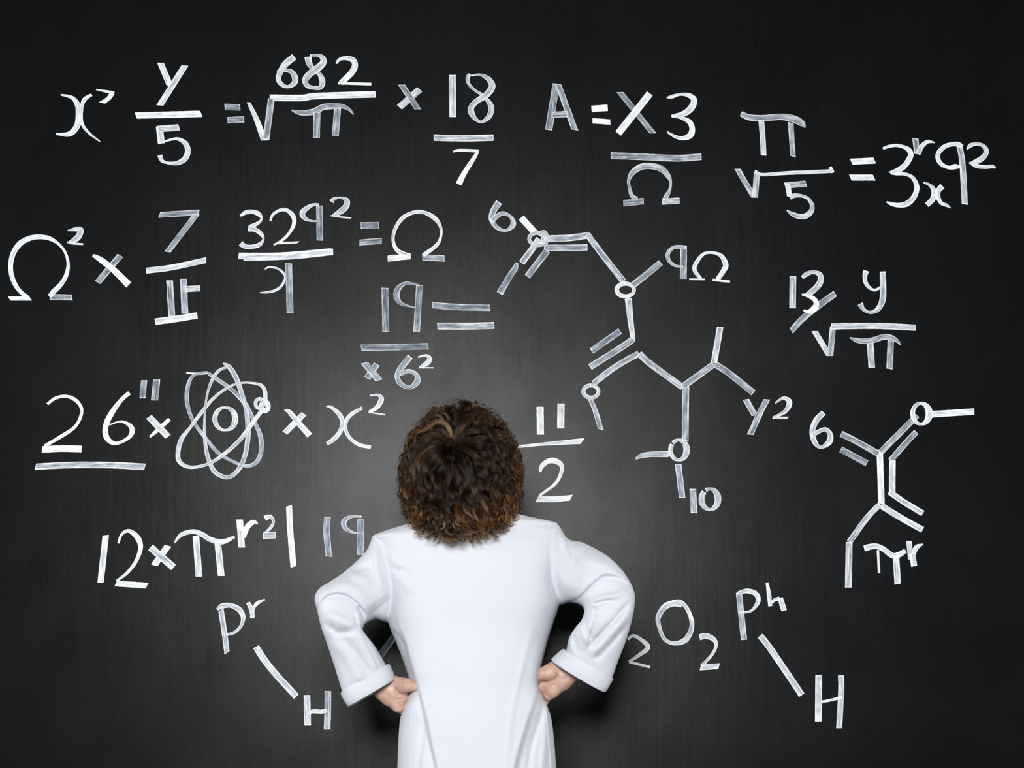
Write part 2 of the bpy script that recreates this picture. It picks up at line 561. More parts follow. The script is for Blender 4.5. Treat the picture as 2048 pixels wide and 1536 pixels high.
# --- second row
e = formula('painted_formula', 'omega squared times 7 over a Roman two')
glyph('omega_symbol', e, 7, [PL(9.5, 55, .85, 88, 965, 285, 965), C(.8, 265, 960, 8, 180, 890, 8, 122, 790, 9, 100, 680, 9, 118, 560, 10, 180, 460, 11, 270, 407, 10, 360, 391, 9, 460, 405, 8, 550, 460, 5, 610, 540, 5, 635, 640, 6, 620, 740, 8, 570, 830, 9, 500, 900, 10, 462, 945, 8),
                             L(462, 950, 672, 955, 11.5, 80, .5)], 'large omega')
glyph('digit', e, 7, [C(.7, 632, 332, 2, 690, 322, 7, 752, 325, 11, 725, 395, 12, 655, 445, 8), C(.85, 628, 440, 3, 680, 452, 4, 775, 459, 3)], 'raised digit 2')
glyph('times_sign', e, 7, [L(1120, 565, 910, 815, 12.5, 30, .42), C(.85, 865, 562, 5, 940, 605, 11, 1060, 700, 12, 1200, 838, 14)])
glyph('digit', e, 7, [L(1484, 185, 1850, 163, 12, 110, .45), L(1828, 180, 1560, 530, 12.5, 8, .45)], 'digit 7')
glyph('fraction_bar', e, 7, [PL(11.5, 92, .72, 1362, 705, 1600, 675, 1918, 607)])
glyph('numeral', e, 7, [L(1579, 797, 1600, 1130, 13, 0, .5), L(1708, 783, 1722, 1105, 13, 0, .52), L(1730, 877, 1862, 870, 11.5, 88, .62),
                        PL(12.5, 80, .85, 1445, 1180, 1640, 1155, 1837, 1122)], 'Roman numeral two with a side tick')

e = formula('painted_formula', '329 squared over a backwards c and bar')
glyph('digit', e, 8, [C(.75, 232, 352, 4, 290, 315, 8, 360, 305, 8, 440, 330, 9, 473, 385, 4, 440, 430, 6, 350, 478, 9),
                      C(.75, 322, 495, 12, 400, 510, 9, 470, 560, 8, 495, 620, 4, 450, 680, 8, 360, 705, 8, 285, 700, 9, 237, 665, 11)], 'digit 3')
glyph('digit', e, 8, [C(.85, 574, 410, 4, 600, 340, 5, 680, 287, 6, 760, 287, 7, 830, 350, 9, 845, 430, 8, 800, 530, 6, 720, 620, 5, 612, 682, 3), L(655, 662, 888, 655, 7.5, -35, .85)], 'digit 2')
glyph('digit', e, 8, [C(.65, 1125, 228, 5, 1080, 222, 5, 1010, 250, 8, 940, 310, 11, 955, 370, 9, 1030, 408, 4, 1118, 412, 3), L(1130, 238, 1137, 632, 12.5, 2, .45)], 'digit 9')
glyph('digit', e, 8, [C(.6, 1270, 193, 11, 1300, 158, 6, 1380, 145, 4, 1445, 180, 11, 1430, 250, 12, 1360, 310, 11, 1285, 350, 5), C(.85, 1255, 350, 2, 1400, 368, 3, 1495, 377, 2)], 'raised digit 2')
glyph('fraction_bar', e, 8, [PL(12.5, 95, .8, 213, 808, 700, 805, 1260, 757), PL(12.5, 88, .75, 268, 828, 800, 812, 1287, 762)])
glyph('letter', e, 8, [C(.7, 512, 960, 2, 560, 937, 4, 650, 950, 4, 720, 1000, 5, 742, 1060, 4, 700, 1150, 5, 620, 1205, 5, 520, 1224, 4, 455, 1226, 1.5), L(780, 893, 798, 1460, 13.2, 3, .42)], 'backwards c joined to an upright bar')

e = formula('painted_formula', 'equals omega')
glyph('equals_sign', e, 9, [L(160, 196, 298, 194, 12.5, 88, .35), PL(11.5, 92, .4, 151, 327, 240, 320, 320, 315)])
glyph('omega_symbol', e, 9, [L(367, 451, 543, 432, 12, 88, .78), C(.75, 520, 425, 8, 440, 387, 8, 408, 310, 6, 425, 220, 7, 480, 140, 8, 560, 98, 7, 640, 95, 7, 720, 135, 9, 770, 200, 6, 775, 280, 5, 740, 350, 7, 640, 425, 8),
                             L(633, 442, 802, 450, 12, 88, .45)])

e = formula('painted_formula', '19 over times 6 squared, with a long equals sign')
glyph('digit', e, 9, [L(345, 676, 352, 1015, 13.2, 3, .38)], 'digit 1')
glyph('digit', e, 9, [C(.45, 605, 655, 3, 510, 640, 6, 450, 680, 11, 435, 740, 12, 470, 795, 7, 572, 826, 1.5), L(610, 655, 589, 1012, 13, 0, .4)], 'digit 9')
glyph('equals_sign', e, 9, [PL(12.5, 85, .4, 710, 808, 900, 822, 1150, 828), PL(13.5, 86, .55, 748, 969, 960, 970, 1185, 964)], 'long equals sign')
glyph('fraction_bar', e, 9, [PL(12.5, 80, .35, 163, 1136, 420, 1131, 678, 1124)])
glyph('times_sign', e, 9, [L(283, 1262, 208, 1370, 13, 30, .4), L(187, 1252, 300, 1385, 14.5, -15, .5)])
glyph('digit', e, 9, [C(.5, 540, 1203, 12, 470, 1290, 12, 440, 1350, 10, 460, 1405, 10, 530, 1442, 7, 590, 1400, 12, 588, 1345, 9, 530, 1315, 8, 460, 1335, 10)], 'digit 6')
glyph('digit', e, 9, [C(.75, 600, 1208, 3, 660, 1195, 5, 690, 1220, 9, 668, 1255, 10, 612, 1287, 4), L(607, 1289, 717, 1290, 2.4, None, .8)], 'raised digit 2')

e = formula('painted_formula', '9 omega')
glyph('digit', e, 10, [C(.6, 1625, 455, 8, 1530, 452, 7, 1480, 500, 8, 1490, 560, 7, 1540, 598, 5, 1600, 603, 3), L(1604, 445, 1601, 698, 13, 2, .45)], 'digit 9')
glyph('omega_symbol', e, 10, [L(1648, 703, 1770, 705, 3, None, .9), C(.78, 1740, 700, 6, 1690, 632, 8, 1705, 570, 8, 1760, 505, 6, 1830, 494, 5, 1900, 520, 8, 1935, 590, 11, 1915, 640, 10, 1870, 705, 9), L(1833, 708, 1968, 722, 4.5, None, .9)])

# --- third row
e = formula('painted_formula', '26 inches times, underlined')
glyph('digit', e, 13, [C(.85, 230, 555, 5, 310, 495, 6, 420, 475, 6, 520, 515, 7, 580, 600, 6, 568, 690, 6, 510, 790, 6, 380, 880, 7, 200, 985, 6), PL(13, 95, .85, 176, 1020, 380, 1010, 580, 1015)], 'digit 2')
glyph('digit', e, 13, [C(.85, 1070, 440, 8, 980, 520, 8, 880, 660, 11, 828, 780, 11, 830, 880, 11, 880, 942, 9, 950, 955, 6, 1060, 900, 7, 1100, 830, 10, 1070, 770, 8, 980, 733, 4, 865, 768, 2.5)], 'digit 6')
glyph('inch_mark', e, 13, [PL(12, 0, .45, 1222, 312, 1212, 390, 1206, 495), L(1350, 305, 1327, 516, 13.5, 0, .4)])
glyph('times_sign', e, 13, [C(.95, 1480, 708, 7, 1370, 810, 8, 1278, 890, 4), L(1270, 685, 1465, 888, 13, -35, .72)])
glyph('underline', e, 13, [PL(13, 105, .58, 108, 1195, 500, 1178, 900, 1180, 1228, 1198)])

e = formula('atom_drawing', 'atom with three crossing oval orbits')
glyph('orbit', e, 14, [C(.5, 400, 190, 4, 450, 225, 7, 600, 330, 8, 720, 450, 9, 800, 600, 8, 858, 740, 9, 862, 870, 9, 820, 960, 8, 740, 990, 6, 640, 960, 6, 500, 880, 7, 380, 740, 7, 280, 600, 7, 233, 450, 8, 237, 320, 8, 275, 230, 6, 350, 195, 4, 405, 190, 3), C(.9, 225, 195, 3, 320, 203, 4, 400, 200, 3)], 'orbit leaning to the upper west')
glyph('orbit', e, 14, [C(.6, 540, 115, 3, 590, 145, 9, 650, 240, 10, 700, 380, 9, 738, 520, 9, 752, 700, 10, 735, 860, 9, 690, 990, 9, 620, 1070, 8, 550, 1085, 8, 460, 1030, 9, 405, 900, 8, 382, 740, 6, 382, 560, 4, 400, 400, 4, 440, 270, 6, 500, 180, 6, 580, 145, 4)], 'upright orbit')
glyph('orbit', e, 14, [C(.68, 900, 430, 8, 895, 350, 8, 860, 300, 6, 770, 281, 4, 680, 285, 4, 580, 320, 5, 450, 420, 6, 350, 540, 7, 260, 660, 6, 185, 760, 9, 155, 870, 9, 165, 950, 9, 230, 995, 7, 320, 998, 6, 430, 965, 6, 540, 895, 7, 680, 770, 8, 800, 610, 8, 865, 525, 8)], 'orbit leaning to the upper east')
glyph('nucleus', e, 14, [E(.7, 556, 588, 87, 97, 10, 12, thin=.68)])
glyph('electron', e, 14, [E(.7, 850, 458, 34, 40, 7, 7), E(.85, 895, 480, 28, 38, 10, 10)])

e = formula('painted_formula', 'times x squared')
glyph('times_sign', e, 14, [L(1228, 545, 1067, 708, 12, 30, .75), C(.75, 1062, 514, 3, 1105, 530, 9, 1180, 620, 11, 1278, 730, 12)])
glyph('letter', e, 14, [C(.72, 1418, 482, 2, 1460, 488, 6, 1530, 550, 9, 1558, 620, 9, 1535, 700, 9, 1480, 765, 9, 1425, 800, 7), C(.75, 1725, 495, 6, 1620, 560, 8, 1582, 640, 7, 1605, 730, 7, 1690, 805, 7, 1800, 830, 7)], 'curly letter x')
glyph('digit', e, 14, [C(.78, 1790, 390, 3, 1860, 385, 5, 1890, 420, 10, 1850, 490, 9, 1785, 530, 5), L(1780, 532, 1922, 553, 2.5, None, .85)], 'raised digit 2')

e = formula('painted_formula', '11 over 2')
glyph('numeral', e, 15, [L(473, 200, 478, 528, 14, 0, .8), L(721, 162, 717, 455, 14, 0, .75)], 'two short upright strokes')
glyph('fraction_bar', e, 15, [C(.75, 120, 690, 5, 220, 670, 7, 500, 640, 8, 975, 603, 14, nib=-55)])
glyph('digit', e, 15, [C(.8, 475, 970, 4, 495, 900, 9, 570, 842, 10, 650, 838, 11, 725, 890, 9, 722, 980, 7, 650, 1110, 6, 465, 1250, 5), PL(13, 118, .85, 436, 1290, 640, 1290, 840, 1274)], 'digit 2')

e = formula('painted_formula', 'Y 2 beside the big molecule')
glyph('letter', e, 11, [L(1228, 695, 1290, 806, 12.5, -10, .5), PL(12.8, 5, .5, 1375, 695, 1325, 790, 1258, 940)], 'capital letter Y')
glyph('digit', e, 11, [C(.65, 1433, 720, 3, 1490, 685, 6, 1532, 715, 11, 1500, 780, 8, 1415, 822, 4), L(1420, 822, 1520, 824, 7, -40, .7)], 'digit 2')
e = formula('painted_formula', '10 under the big molecule')
glyph('digit', e, 11, [L(857, 1320, 866, 1488, 13, 0, .55)], 'digit 1')
glyph('digit', e, 11, [E(.6, 976, 1391, 57, 72, 12, 13, -120, 345, thin=.62)], 'digit 0')
e = formula('painted_formula', 'small 6 beside the big molecule')
glyph('digit', e, 10, [C(.55, 150, 96, 13, 103, 170, 12, 92, 235, 10, 140, 300, 8, 210, 318, 5, 262, 270, 11, 240, 210, 6, 170, 185, 8, 90, 247, 10)], 'digit 6')

e = formula('molecule_drawing', 'big molecule of long bonds running down from the 6')
B = lambda *a, **k: glyph('bond_line', e, *a, **k)
B(10, [L(325, 218, 440, 345, 13, -40, .92)])
B(10, [PL(13, 90, .55, 480, 385, 700, 378, 855, 357)])
B(10, [PL(12.5, 90, .5, 505, 455, 700, 456, 845, 452)])
B(10, [PL(12, None, .55, 845, 350, 900, 425, 1010, 570, 1130, 722)])
B(10, [PL(12.5, None, .6, 465, 385, 400, 480, 328, 575)])
B(10, [L(530, 478, 373, 683, 13, 40, .4)])
B(10, [C(.45, 290, 575, 5, 278, 615, 11, 240, 670, 12, 155, 815, 13)])
B(10, [L(1200, 755, 1423, 575, 12.5, None, .48)])
B(10, [C(.65, 1168, 855, 14, 1180, 980, 12, 1205, 1180, 9)])
B(10, [L(1103, 1112, 878, 1268, 12.5, None, .42)])
B(10, [PL(12.5, None, .48, 1208, 1168, 1150, 1215, 867, 1395)])
B(10, [PL(12, None, .55, 1250, 1290, 1150, 1342, 1020, 1425, 895, 1525)])
B(11, [PL(12.5, None, .55, 483, 375, 560, 445, 785, 610)])
B(11, [PL(12.5, 20, .5, 137, 685, 175, 770, 215, 905)])
B(11, [L(809, 605, 804, 985, 13, 0, .48)])
B(11, [L(785, 607, 1003, 450, 12.5, None, .52)])
B(11, [L(1048, 190, 1005, 440, 12.5, 5, .6)])
B(11, [PL(12.5, None, .45, 1010, 448, 1110, 512, 1280, 648)])
B(11, [C(.6, 460, 1105, 5, 490, 1090, 10, 560, 1078, 11, 690, 1076, 12, nib=100)])
B(11, [L(755, 1148, 783, 1382, 12.5, 0, .5)])
R = lambda *a, **k: glyph('ring', e, *a, **k)
R(10, [E(.6, 455, 385, 68, 48, 7, 9), E(.65, 500, 380, 30, 52, 6, 6, 200, 300)])
R(10, [E(.75, 1145, 788, 68, 50, 9, 7)])
R(11, [E(.7, 146, 640, 53, 43, 8, 7)])
R(11, [E(.65, 758, 1048, 56, 70, 9, 13, -135, 350, thin=.55)])

# --- right side
e = formula('painted_formula', '13 and a slash')
glyph('digit', e, 12, [L(280, 262, 277, 655, 12.8, 2, .62)], 'digit 1')
glyph('slash', e, 12, [PL(12.5, 60, .45, 800, 475, 640, 590, 420, 765, 262, 932)])
glyph('digit', e, 12, [C(.65, 395, 278, 7, 450, 235, 9, 530, 212, 7, 610, 240, 10, 620, 320, 12, 570, 400, 12, 450, 500, 10), C(.88, 390, 487, 3, 460, 500, 7, 545, 545, 9, 570, 610, 11, 530, 670, 12, 470, 700, 7, 415, 678, 4)], 'digit 3')
e = formula('painted_formula', 'y over the square root of pi')
glyph('letter', e, 12, [C(.78, 1182, 195, 12, 1165, 260, 9, 1175, 340, 8, 1230, 410, 6, 1290, 432, 5, 1355, 400, 5), C(.6, 1383, 205, 11, 1390, 400, 12, 1380, 560, 12, 1320, 670, 10, 1230, 706, 6, 1150, 670, 7, 1108, 600, 11)], 'letter y')
glyph('square_root_sign', e, 12, [PL(12.5, 0, .7, 548, 938, 640, 1090, 728, 1238), L(772, 880, 740, 1240, 11.5, 0, .5), PL(12, 88, .65, 752, 880, 1100, 873, 1400, 876, 1785, 895)])
glyph('pi_symbol', e, 12, [C(.52, 980, 1015, 2, 1070, 1050, 9, 1180, 1060, 11, 1290, 1040, 11, 1390, 1010, 11, 1480, 1012, 10, 1560, 1055, 7, 1605, 1108, 1.5), L(1230, 1078, 1250, 1385, 12.8, 0, .55), L(1484, 1052, 1468, 1400, 12.5, 10, .45)])

e = formula('painted_formula', 'single 6 beside the small molecule')
glyph('digit', e, 16, [C(.68, 177, 170, 11, 120, 230, 12, 92, 310, 11, 110, 390, 10, 155, 430, 6, 218, 390, 12, 225, 330, 10, 180, 295, 8, 85, 345, 8)], 'digit 6')
e = formula('molecule_drawing', 'small forked molecule near the east edge')
B = lambda *a, **k: glyph('bond_line', e, *a, **k)
B(16, [L(988, 182, 1305, 162, 12.5, 88, .75)])
B(16, [PL(12, None, .5, 875, 190, 820, 250, 600, 470)])
B(16, [PL(11.5, None, .45, 870, 315, 790, 400, 678, 530)])
B(16, [PL(12, None, .5, 308, 328, 420, 385, 588, 480)])
B(16, [L(305, 445, 500, 550, 12, None, .4)])
B(16, [L(692, 530, 690, 765, 12.5, 0, .72)])
B(16, [PL(11.5, None, .7, 668, 762, 780, 840, 920, 925)])
B(16, [PL(12, None, .72, 605, 865, 760, 960, 918, 1048)])
B(16, [PL(11.5, None, .6, 600, 858, 500, 960, 370, 1140)])
B(16, [L(597, 465, 610, 850, 12.5, 0, .85)])
B(16, [L(368, 1140, 361, 1480, 13, 0, .65)])
glyph('ring', e, 16, [E(.75, 905, 178, 62, 78, 9, 14, thin=.6)])
e = formula('painted_formula', 'pi r under the small molecule')
glyph('pi_symbol', e, 16, [C(.78, 480, 1187, 12, 560, 1170, 11, 620, 1190, 10, 690, 1240, 11, 740, 1235, 11, 790, 1205, 9), L(583, 1200, 592, 1372, 4.5, None, .85), L(718, 1240, 731, 1455, 12.5, -10, .75)])
glyph('letter', e, 16, [L(816, 1132, 830, 1270, 10.5, 0, .68), L(840, 1225, 855, 1320, 12, -12, .75), C(.75, 850, 1230, 8, 872, 1180, 10, 922, 1155, 2)], 'letter r')

# --- lower left
e = formula('painted_formula', '12 times pi r squared and a tall bar')
glyph('digit', e, 17, [L(142, 275, 107, 598, 12.5, -5, .8)], 'digit 1')
glyph('digit', e, 17, [C(.82, 228, 330, 4, 250, 270, 5, 300, 245, 7, 358, 290, 11, 380, 360, 9, 350, 450, 7, 290, 530, 6, 215, 588, 4), L(212, 604, 424, 619, 12.5, 118, .85)], 'digit 2')
glyph('times_sign', e, 17, [L(567, 347, 473, 480, 13.5, 15, .8), L(448, 358, 605, 495, 14, -50, .75)])
glyph('pi_symbol', e, 17, [C(.78, 612, 325, 3, 660, 270, 8, 740, 250, 9, 800, 270, 10, 860, 305, 10, 940, 320, 10, 1022, 285, 5), L(757, 280, 778, 557, 13, 0, .75), L(905, 315, 930, 552, 13, 0, .75)])
glyph('letter', e, 17, [L(1056, 168, 1070, 358, 13, 0, .85), C(.85, 1085, 290, 7, 1108, 220, 11, 1150, 185, 9, 1180, 197, 1.5)], 'letter r')
glyph('digit', e, 17, [C(.7, 1228, 160, 11, 1265, 148, 8, 1287, 180, 5, 1270, 220, 6, 1220, 268, 4), L(1215, 280, 1301, 273, 13, 90, .55)], 'raised digit 2')
glyph('vertical_bar', e, 17, [PL(12.2, -18, .82, 1393, 75, 1402, 250, 1424, 490)])
e = formula('painted_formula', '19 beside the sleeve')
glyph('digit', e, 17, [PL(12.8, 5, .45, 1656, 150, 1650, 250, 1665, 420)], 'digit 1')
glyph('digit', e, 17, [C(.55, 1887, 149, 4, 1820, 147, 6, 1768, 180, 10, 1780, 230, 9, 1840, 258, 4, 1905, 262, 3), L(1883, 167, 1880, 408, 13, 2, .4)], 'digit 9')
e = formula('painted_formula', 'P r bonded to H, lower west side')
glyph('letter', e, 18, [PL(12, -35, .62, 195, 280, 222, 450, 252, 678), C(.7, 160, 275, 5, 205, 243, 10, 290, 238, 9, 370, 280, 11, 402, 350, 9, 380, 430, 6, 320, 488, 6, 255, 508, 5)], 'capital letter P')
glyph('letter', e, 18, [C(.75, 448, 210, 8, 480, 280, 9, 488, 355, 7, nib=-20), C(.75, 487, 350, 9, 497, 265, 6, 540, 212, 7, 605, 182, 3)], 'letter r')
glyph('bond_line', e, 18, [PL(13, None, .72, 523, 622, 590, 730, 700, 870, 897, 1085)])
glyph('letter', e, 18, [L(996, 1072, 1003, 1350, 13, 0, .72), PL(12.8, 0, .6, 1190, 1035, 1190, 1200, 1184, 1392), C(.85, 1008, 1250, 4, 1050, 1222, 8, 1130, 1226, 8, 1180, 1212, 8)], 'capital letter H')
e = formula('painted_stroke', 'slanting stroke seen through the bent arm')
glyph('bond_line', e, 18, [L(1860, 455, 1630, 770, 12.5, None, .18)])  # paint thinned so the shade inside the arm gap is in the stroke's colour

# --- lower right
e = formula('painted_formula', '2 O 2 beside the sleeve')
glyph('digit', e, 19, [C(.82, 140, 548, 4, 180, 518, 6, 240, 545, 7, 300, 608, 9, 230, 670, 7, 150, 722, 5), L(152, 724, 315, 765, 5, None, .85)], 'lower first digit 2')
glyph('letter', e, 19, [C(.68, 490, 243, 3, 560, 252, 7, 620, 330, 8, 645, 440, 9, 600, 545, 11, 510, 578, 8, 430, 545, 7, 388, 450, 8, 380, 370, 10, 430, 292, 12, 500, 263, 12, 565, 277, 9)], 'capital letter O')
glyph('digit', e, 19, [C(.75, 705, 530, 12, 760, 520, 11, 820, 550, 9, 835, 600, 6, 800, 670, 6, 720, 755, 6), L(712, 768, 858, 757, 12, 105, .72)], 'lower second digit 2')
e = formula('painted_formula', 'P h bonded to H, lower east side')
glyph('letter', e, 19, [L(1015, 180, 1055, 550, 11.8, -5, .55), C(.75, 1000, 185, 6, 1080, 165, 9, 1150, 190, 10, 1165, 250, 9, 1110, 322, 5, 1020, 335, 4)], 'capital letter P')
glyph('letter', e, 19, [C(.8, 1236, 100, 5, 1250, 180, 8, 1262, 285, 8), C(.8, 1250, 285, 4, 1290, 240, 6, 1335, 225, 8), L(1340, 220, 1371, 320, 11, -15, .85)], 'letter h')
glyph('bond_line', e, 19, [PL(12.5, None, .68, 1182, 518, 1270, 630, 1510, 985)])
glyph('letter', e, 19, [L(1643, 828, 1640, 1193, 13, 0, .75), PL(11.5, 0, .68, 1818, 830, 1820, 960, 1804, 1246), C(.85, 1668, 1038, 5, 1740, 1025, 5, 1828, 1000, 6)], 'capital letter H')

# ------------------------------------------------------------------ the person
YB = -0.35     # depth of the torso's middle
PXC = 946.0    # middle of the person in the picture
person = bpy.data.objects.new('person', None)
COL.objects.link(person)
base = P(PXC, FY, YB)
person.location = (base.x, YB, 0)
person['label'] = 'person with curly brown hair in white lab coat, hands on hips, facing the blackboard'
person['category'] = 'person'


def to_person(o, parent=None):
    o.parent = parent or person
    if parent is None:
        o.matrix_parent_inverse = person.matrix_basis.inverted()
    return o


def capsule(bm, a, b, ra, rb, seg=20):
    """tapered limb with round ends between two points"""
    a, b = Vector(a), Vector(b)
    d = b - a
    q = d.to_track_quat('Z', 'Y').to_matrix().to_4x4() if d.length > 1e-6 else Vector((0, 0, 1)).to_track_quat('Z', 'Y').to_matrix().to_4x4()
    for c, r in ((a, ra), (b, rb)):
        res = bmesh.ops.create_icosphere(bm, subdivisions=3, radius=r)
        bmesh.ops.translate(bm, verts=res['verts'], vec=c)
    if d.length > 1e-6:
        res = bmesh.ops.create_cone(bm, cap_ends=True, segments=seg, radius1=ra, radius2=rb, depth=d.length)
        for v in res['verts']:
            v.co = q @ v.co + (a + b) / 2


def ellipsoid(bm, c, r, rot=None):
    res = bmesh.ops.create_icosphere(bm, subdivisions=4, radius=1.0)
    for v in res['verts']:
        co = Vector((v.co.x * r[0], v.co.y * r[1], v.co.z * r[2]))
        if rot is not None:
            co = rot @ co
        v.co = co + Vector(c)


def loft(bm, rings):
    n = len(rings[0])
    vr = [[bm.verts.new(p) for p in r] for r in rings]
    for a, b in zip(vr, vr[1:]):
        for i in range(n):
            j = (i + 1) % n
            bm.faces.new((a[i], a[j], b[j], b[i]))
    bm.faces.new(vr[0][::-1])
    bm.faces.new(vr[-1])


def interp_rows(rows, n):
    rows = [tuple(map(float, r)) for r in rows]
    return catmull(rows, n)


def se(c, n):
    return math.copysign(abs(c) ** (2.0 / n), c)


# ---- coat -------------------------------------------------
def build_coat():
    bm = bmesh.new()
    # torso rows: picture row, left, right, half depth (m), depth of middle
    rows = [(1020, 905, 1010, .045, YB), (1032, 880, 1045, .055, YB), (1041, 850, 1085, .063, YB), (1048, 822, 1115, .070, YB), (1056, 795, 1116, .076, YB),
            (1066, 764, 1121, .082, YB), (1076, 743, 1121, .088, YB), (1090, 754, 1119, .095, YB), (1125, 764, 1117, .106, YB),
            (1165, 773, 1116, .108, YB), (1205, 777, 1119, .108, YB), (1245, 777, 1107, .106, YB), (1287, 793, 1094, .104, YB),
            (1335, 811, 1083, .104, YB), (1370, 820, 1078, .105, YB), (1395, 817, 1086, .108, YB), (1418, 807, 1097, .113, YB),
            (1445, 800, 1104, .118, YB), (1490, 797, 1109, .122, YB), (1540, 795, 1113, .126, YB), (1620, 790, 1120, .13, YB),
            (1780, 784, 1128, .135, YB), (1880, 780, 1132, .138, YB)]
    rr = interp_rows(rows, 5)
    rings = []
    N = 72
    for py, l, r, b, yc in rr:
        a, m = (r - l) / 2, (l + r) / 2
        ring = []
        for i in range(N):
            t = 2 * math.pi * i / N
            c, s = se(math.cos(t), 2.5), se(math.sin(t), 2.5)
            p = P(m + a * c, py, YB)
            ring.append(Vector((p.x, yc + b * s, p.z)))
        rings.append(ring)
    loft(bm, rings)
    # sleeves: outer point, inner point, half thickness, depth
    left = [(800, 1062, 812, 1232, .056, -.35), (772, 1066, 790, 1240, .058, -.35), (747, 1075, 775, 1244, .058, -.355), (733, 1103, 764, 1242, .056, -.36),
            (706, 1130, 752, 1238, .055, -.37), (684, 1149, 742, 1241, .054, -.385), (660, 1165, 734, 1245, .053, -.40), (640, 1178, 729, 1248, .052, -.41),
            (630, 1197, 727, 1252, .051, -.415), (635, 1222, 725, 1260, .050, -.42), (643, 1256, 732, 1270, .048, -.42), (655, 1290, 748, 1290, .047, -.41),
            (669, 1333, 764, 1316, .045, -.40), (681, 1372, 775, 1336, .043, -.395), (687, 1392, 782, 1350, .042, -.39)]
    right = [(1075, 1052, 1078, 1205, .056, -.35), (1095, 1050, 1104, 1207, .058, -.35), (1115, 1049, 1124, 1209, .058, -.355), (1135, 1078, 1135, 1205, .056, -.36),
             (1163, 1085, 1146, 1205, .055, -.37), (1192, 1099, 1157, 1208, .054, -.385), (1222, 1119, 1164, 1212, .053, -.395), (1250, 1149, 1168, 1218, .052, -.405),
             (1268, 1183, 1168, 1226, .052, -.415), (1269, 1212, 1163, 1240, .050, -.42), (1262, 1248, 1150, 1256, .048, -.42), (1250, 1287, 1138, 1276, .047, -.41),
             (1235, 1326, 1133, 1298, .045, -.40), (1224, 1357, 1128, 1312, .043, -.395), (1216, 1372, 1121, 1324, .042, -.39)]
    for st in (left, right):
        rings = []
        for ax, ay, bx, by, t, y in interp_rows(st, 5):
            A, B = P(ax, ay, y), P(bx, by, y)
            M, H = (A + B) / 2, (A - B) / 2
            rings.append([M + H * se(math.cos(2 * math.pi * i / 48), 2.3) + Vector((0, -t * se(math.sin(2 * math.pi * i / 48), 2.3), 0)) for i in range(48)])
        loft(bm, rings)
    bmesh.ops.recalc_face_normals(bm, faces=bm.faces)
    me = bake(bm, [('REMESH', dict(mode='VOXEL', voxel_size=0.0026)), ('SMOOTH', dict(factor=0.5, iterations=3))])
    n = len(me.vertices)
    co = np.empty(n * 3)
    me.vertices.foreach_get('co', co)
    co = co.reshape(-1, 3)
    nn = np.empty(n * 3)
    me.vertex_normals.foreach_get('vector', nn)
    nn = nn.reshape(-1, 3)
    px, py = to_px(co)
    face = np.clip((-nn[:, 1] - 0.02) / 0.25, 0, 1)
    disp = np.zeros(n)

    def dist(poly):
        """signed distance and position along a polyline (positive on its right-hand side in the picture)"""
        pts = catmull([(float(a), float(b)) for a, b in poly], 8)
        best = np.full(n, 1e9)
        sg = np.zeros(n)
        tt = np.zeros(n)
        m = len(pts) - 1
        for i in range(m):
            ax, ay = pts[i]
            bx, by = pts[i + 1]
            dx, dy = bx - ax, by - ay
            l2 = dx * dx + dy * dy + 1e-9
            t = np.clip(((px - ax) * dx + (py - ay) * dy) / l2, 0, 1)
            ex, ey = px - ax - t * dx, py - ay - t * dy
            d = np.hypot(ex, ey)
            k = d < best
            best[k] = d[k]
            sg[k] = np.sign(dx * ey - dy * ex)[k]
            tt[k] = ((i + t) / m)[k]
        return best * np.where(sg == 0, 1, sg), tt

    def taper(t, a=.15, b=.15):
        return np.clip(t / a, 0, 1) * np.clip((1 - t) / b, 0, 1) if a and b else (np.clip(t / a, 0, 1) if a else np.clip((1 - t) / b, 0, 1) if b else 1.0)

    def ridge(amp, wd, *poly, a=.25, b=.25):
        d, t = dist(poly)
        tp = taper(t, a, b)
        disp[:] += 1.35 * amp * np.exp(-(d / wd) ** 2) * tp

    def step(amp, wlong, *poly, a=.12, b=.12, sharp=2.0):
        """cloth on the right-hand side of the line lies over the other side"""
        d, t = dist(poly)
        tp = taper(t, a, b)
        up = np.exp(-(np.maximum(d, 0) / wlong) ** 2) / (1 + np.exp(-np.clip(d / sharp, -30, 30)))
        dn = -0.35 * np.exp(-(d / 6.0) ** 2) * (d < 0)
        disp[:] += 1.25 * amp * (up + dn) * tp

    # armhole seams
    step(.0011, 12, (746, 1074), (758, 1095), (770, 1135), (777, 1180), (778, 1245), sharp=1.2)
    step(.0010, 12, (1125, 1212), (1120, 1180), (1114, 1120), (1114, 1048), sharp=1.2)
    # left sleeve: forearm rides over the upper arm
    step(.0095, 55, (736, 1232), (716, 1207), (692, 1190), (665, 1188), (646, 1200), (634, 1222), a=.10, b=.25, sharp=1.8)
    # right sleeve
    step(.0095, 55, (1262, 1172), (1236, 1154), (1207, 1152), (1183, 1170), (1160, 1192), (1132, 1206), a=.25, b=.10, sharp=1.8)
    # note: lines are drawn so that the forearm side is the right-hand side
    # back panel hanging over the hips
    d1, t1 = dist([(778, 1180), (792, 1240), (808, 1277), (817, 1312), (830, 1355), (840, 1390), (850, 1430), (860, 1480), (874, 1545), (900, 1700), (915, 1880)])
    d2, t2 = dist([(1122, 1200), (1112, 1250), (1100, 1300), (1086, 1350), (1072, 1400), (1056, 1445), (1040, 1500), (1030, 1545), (1010, 1700), (1000, 1880)])
    grow1 = np.clip((py - 1190) / 120, 0, 1)
    grow2 = np.clip((py - 1240) / 110, 0, 1)
    inside1 = 1 / (1 + np.exp(np.clip(d1 / 1.3, -30, 30)))       # right of the line in the picture = negative side
    inside2 = 1 / (1 + np.exp(-np.clip(d2 / 2.2, -30, 30)))
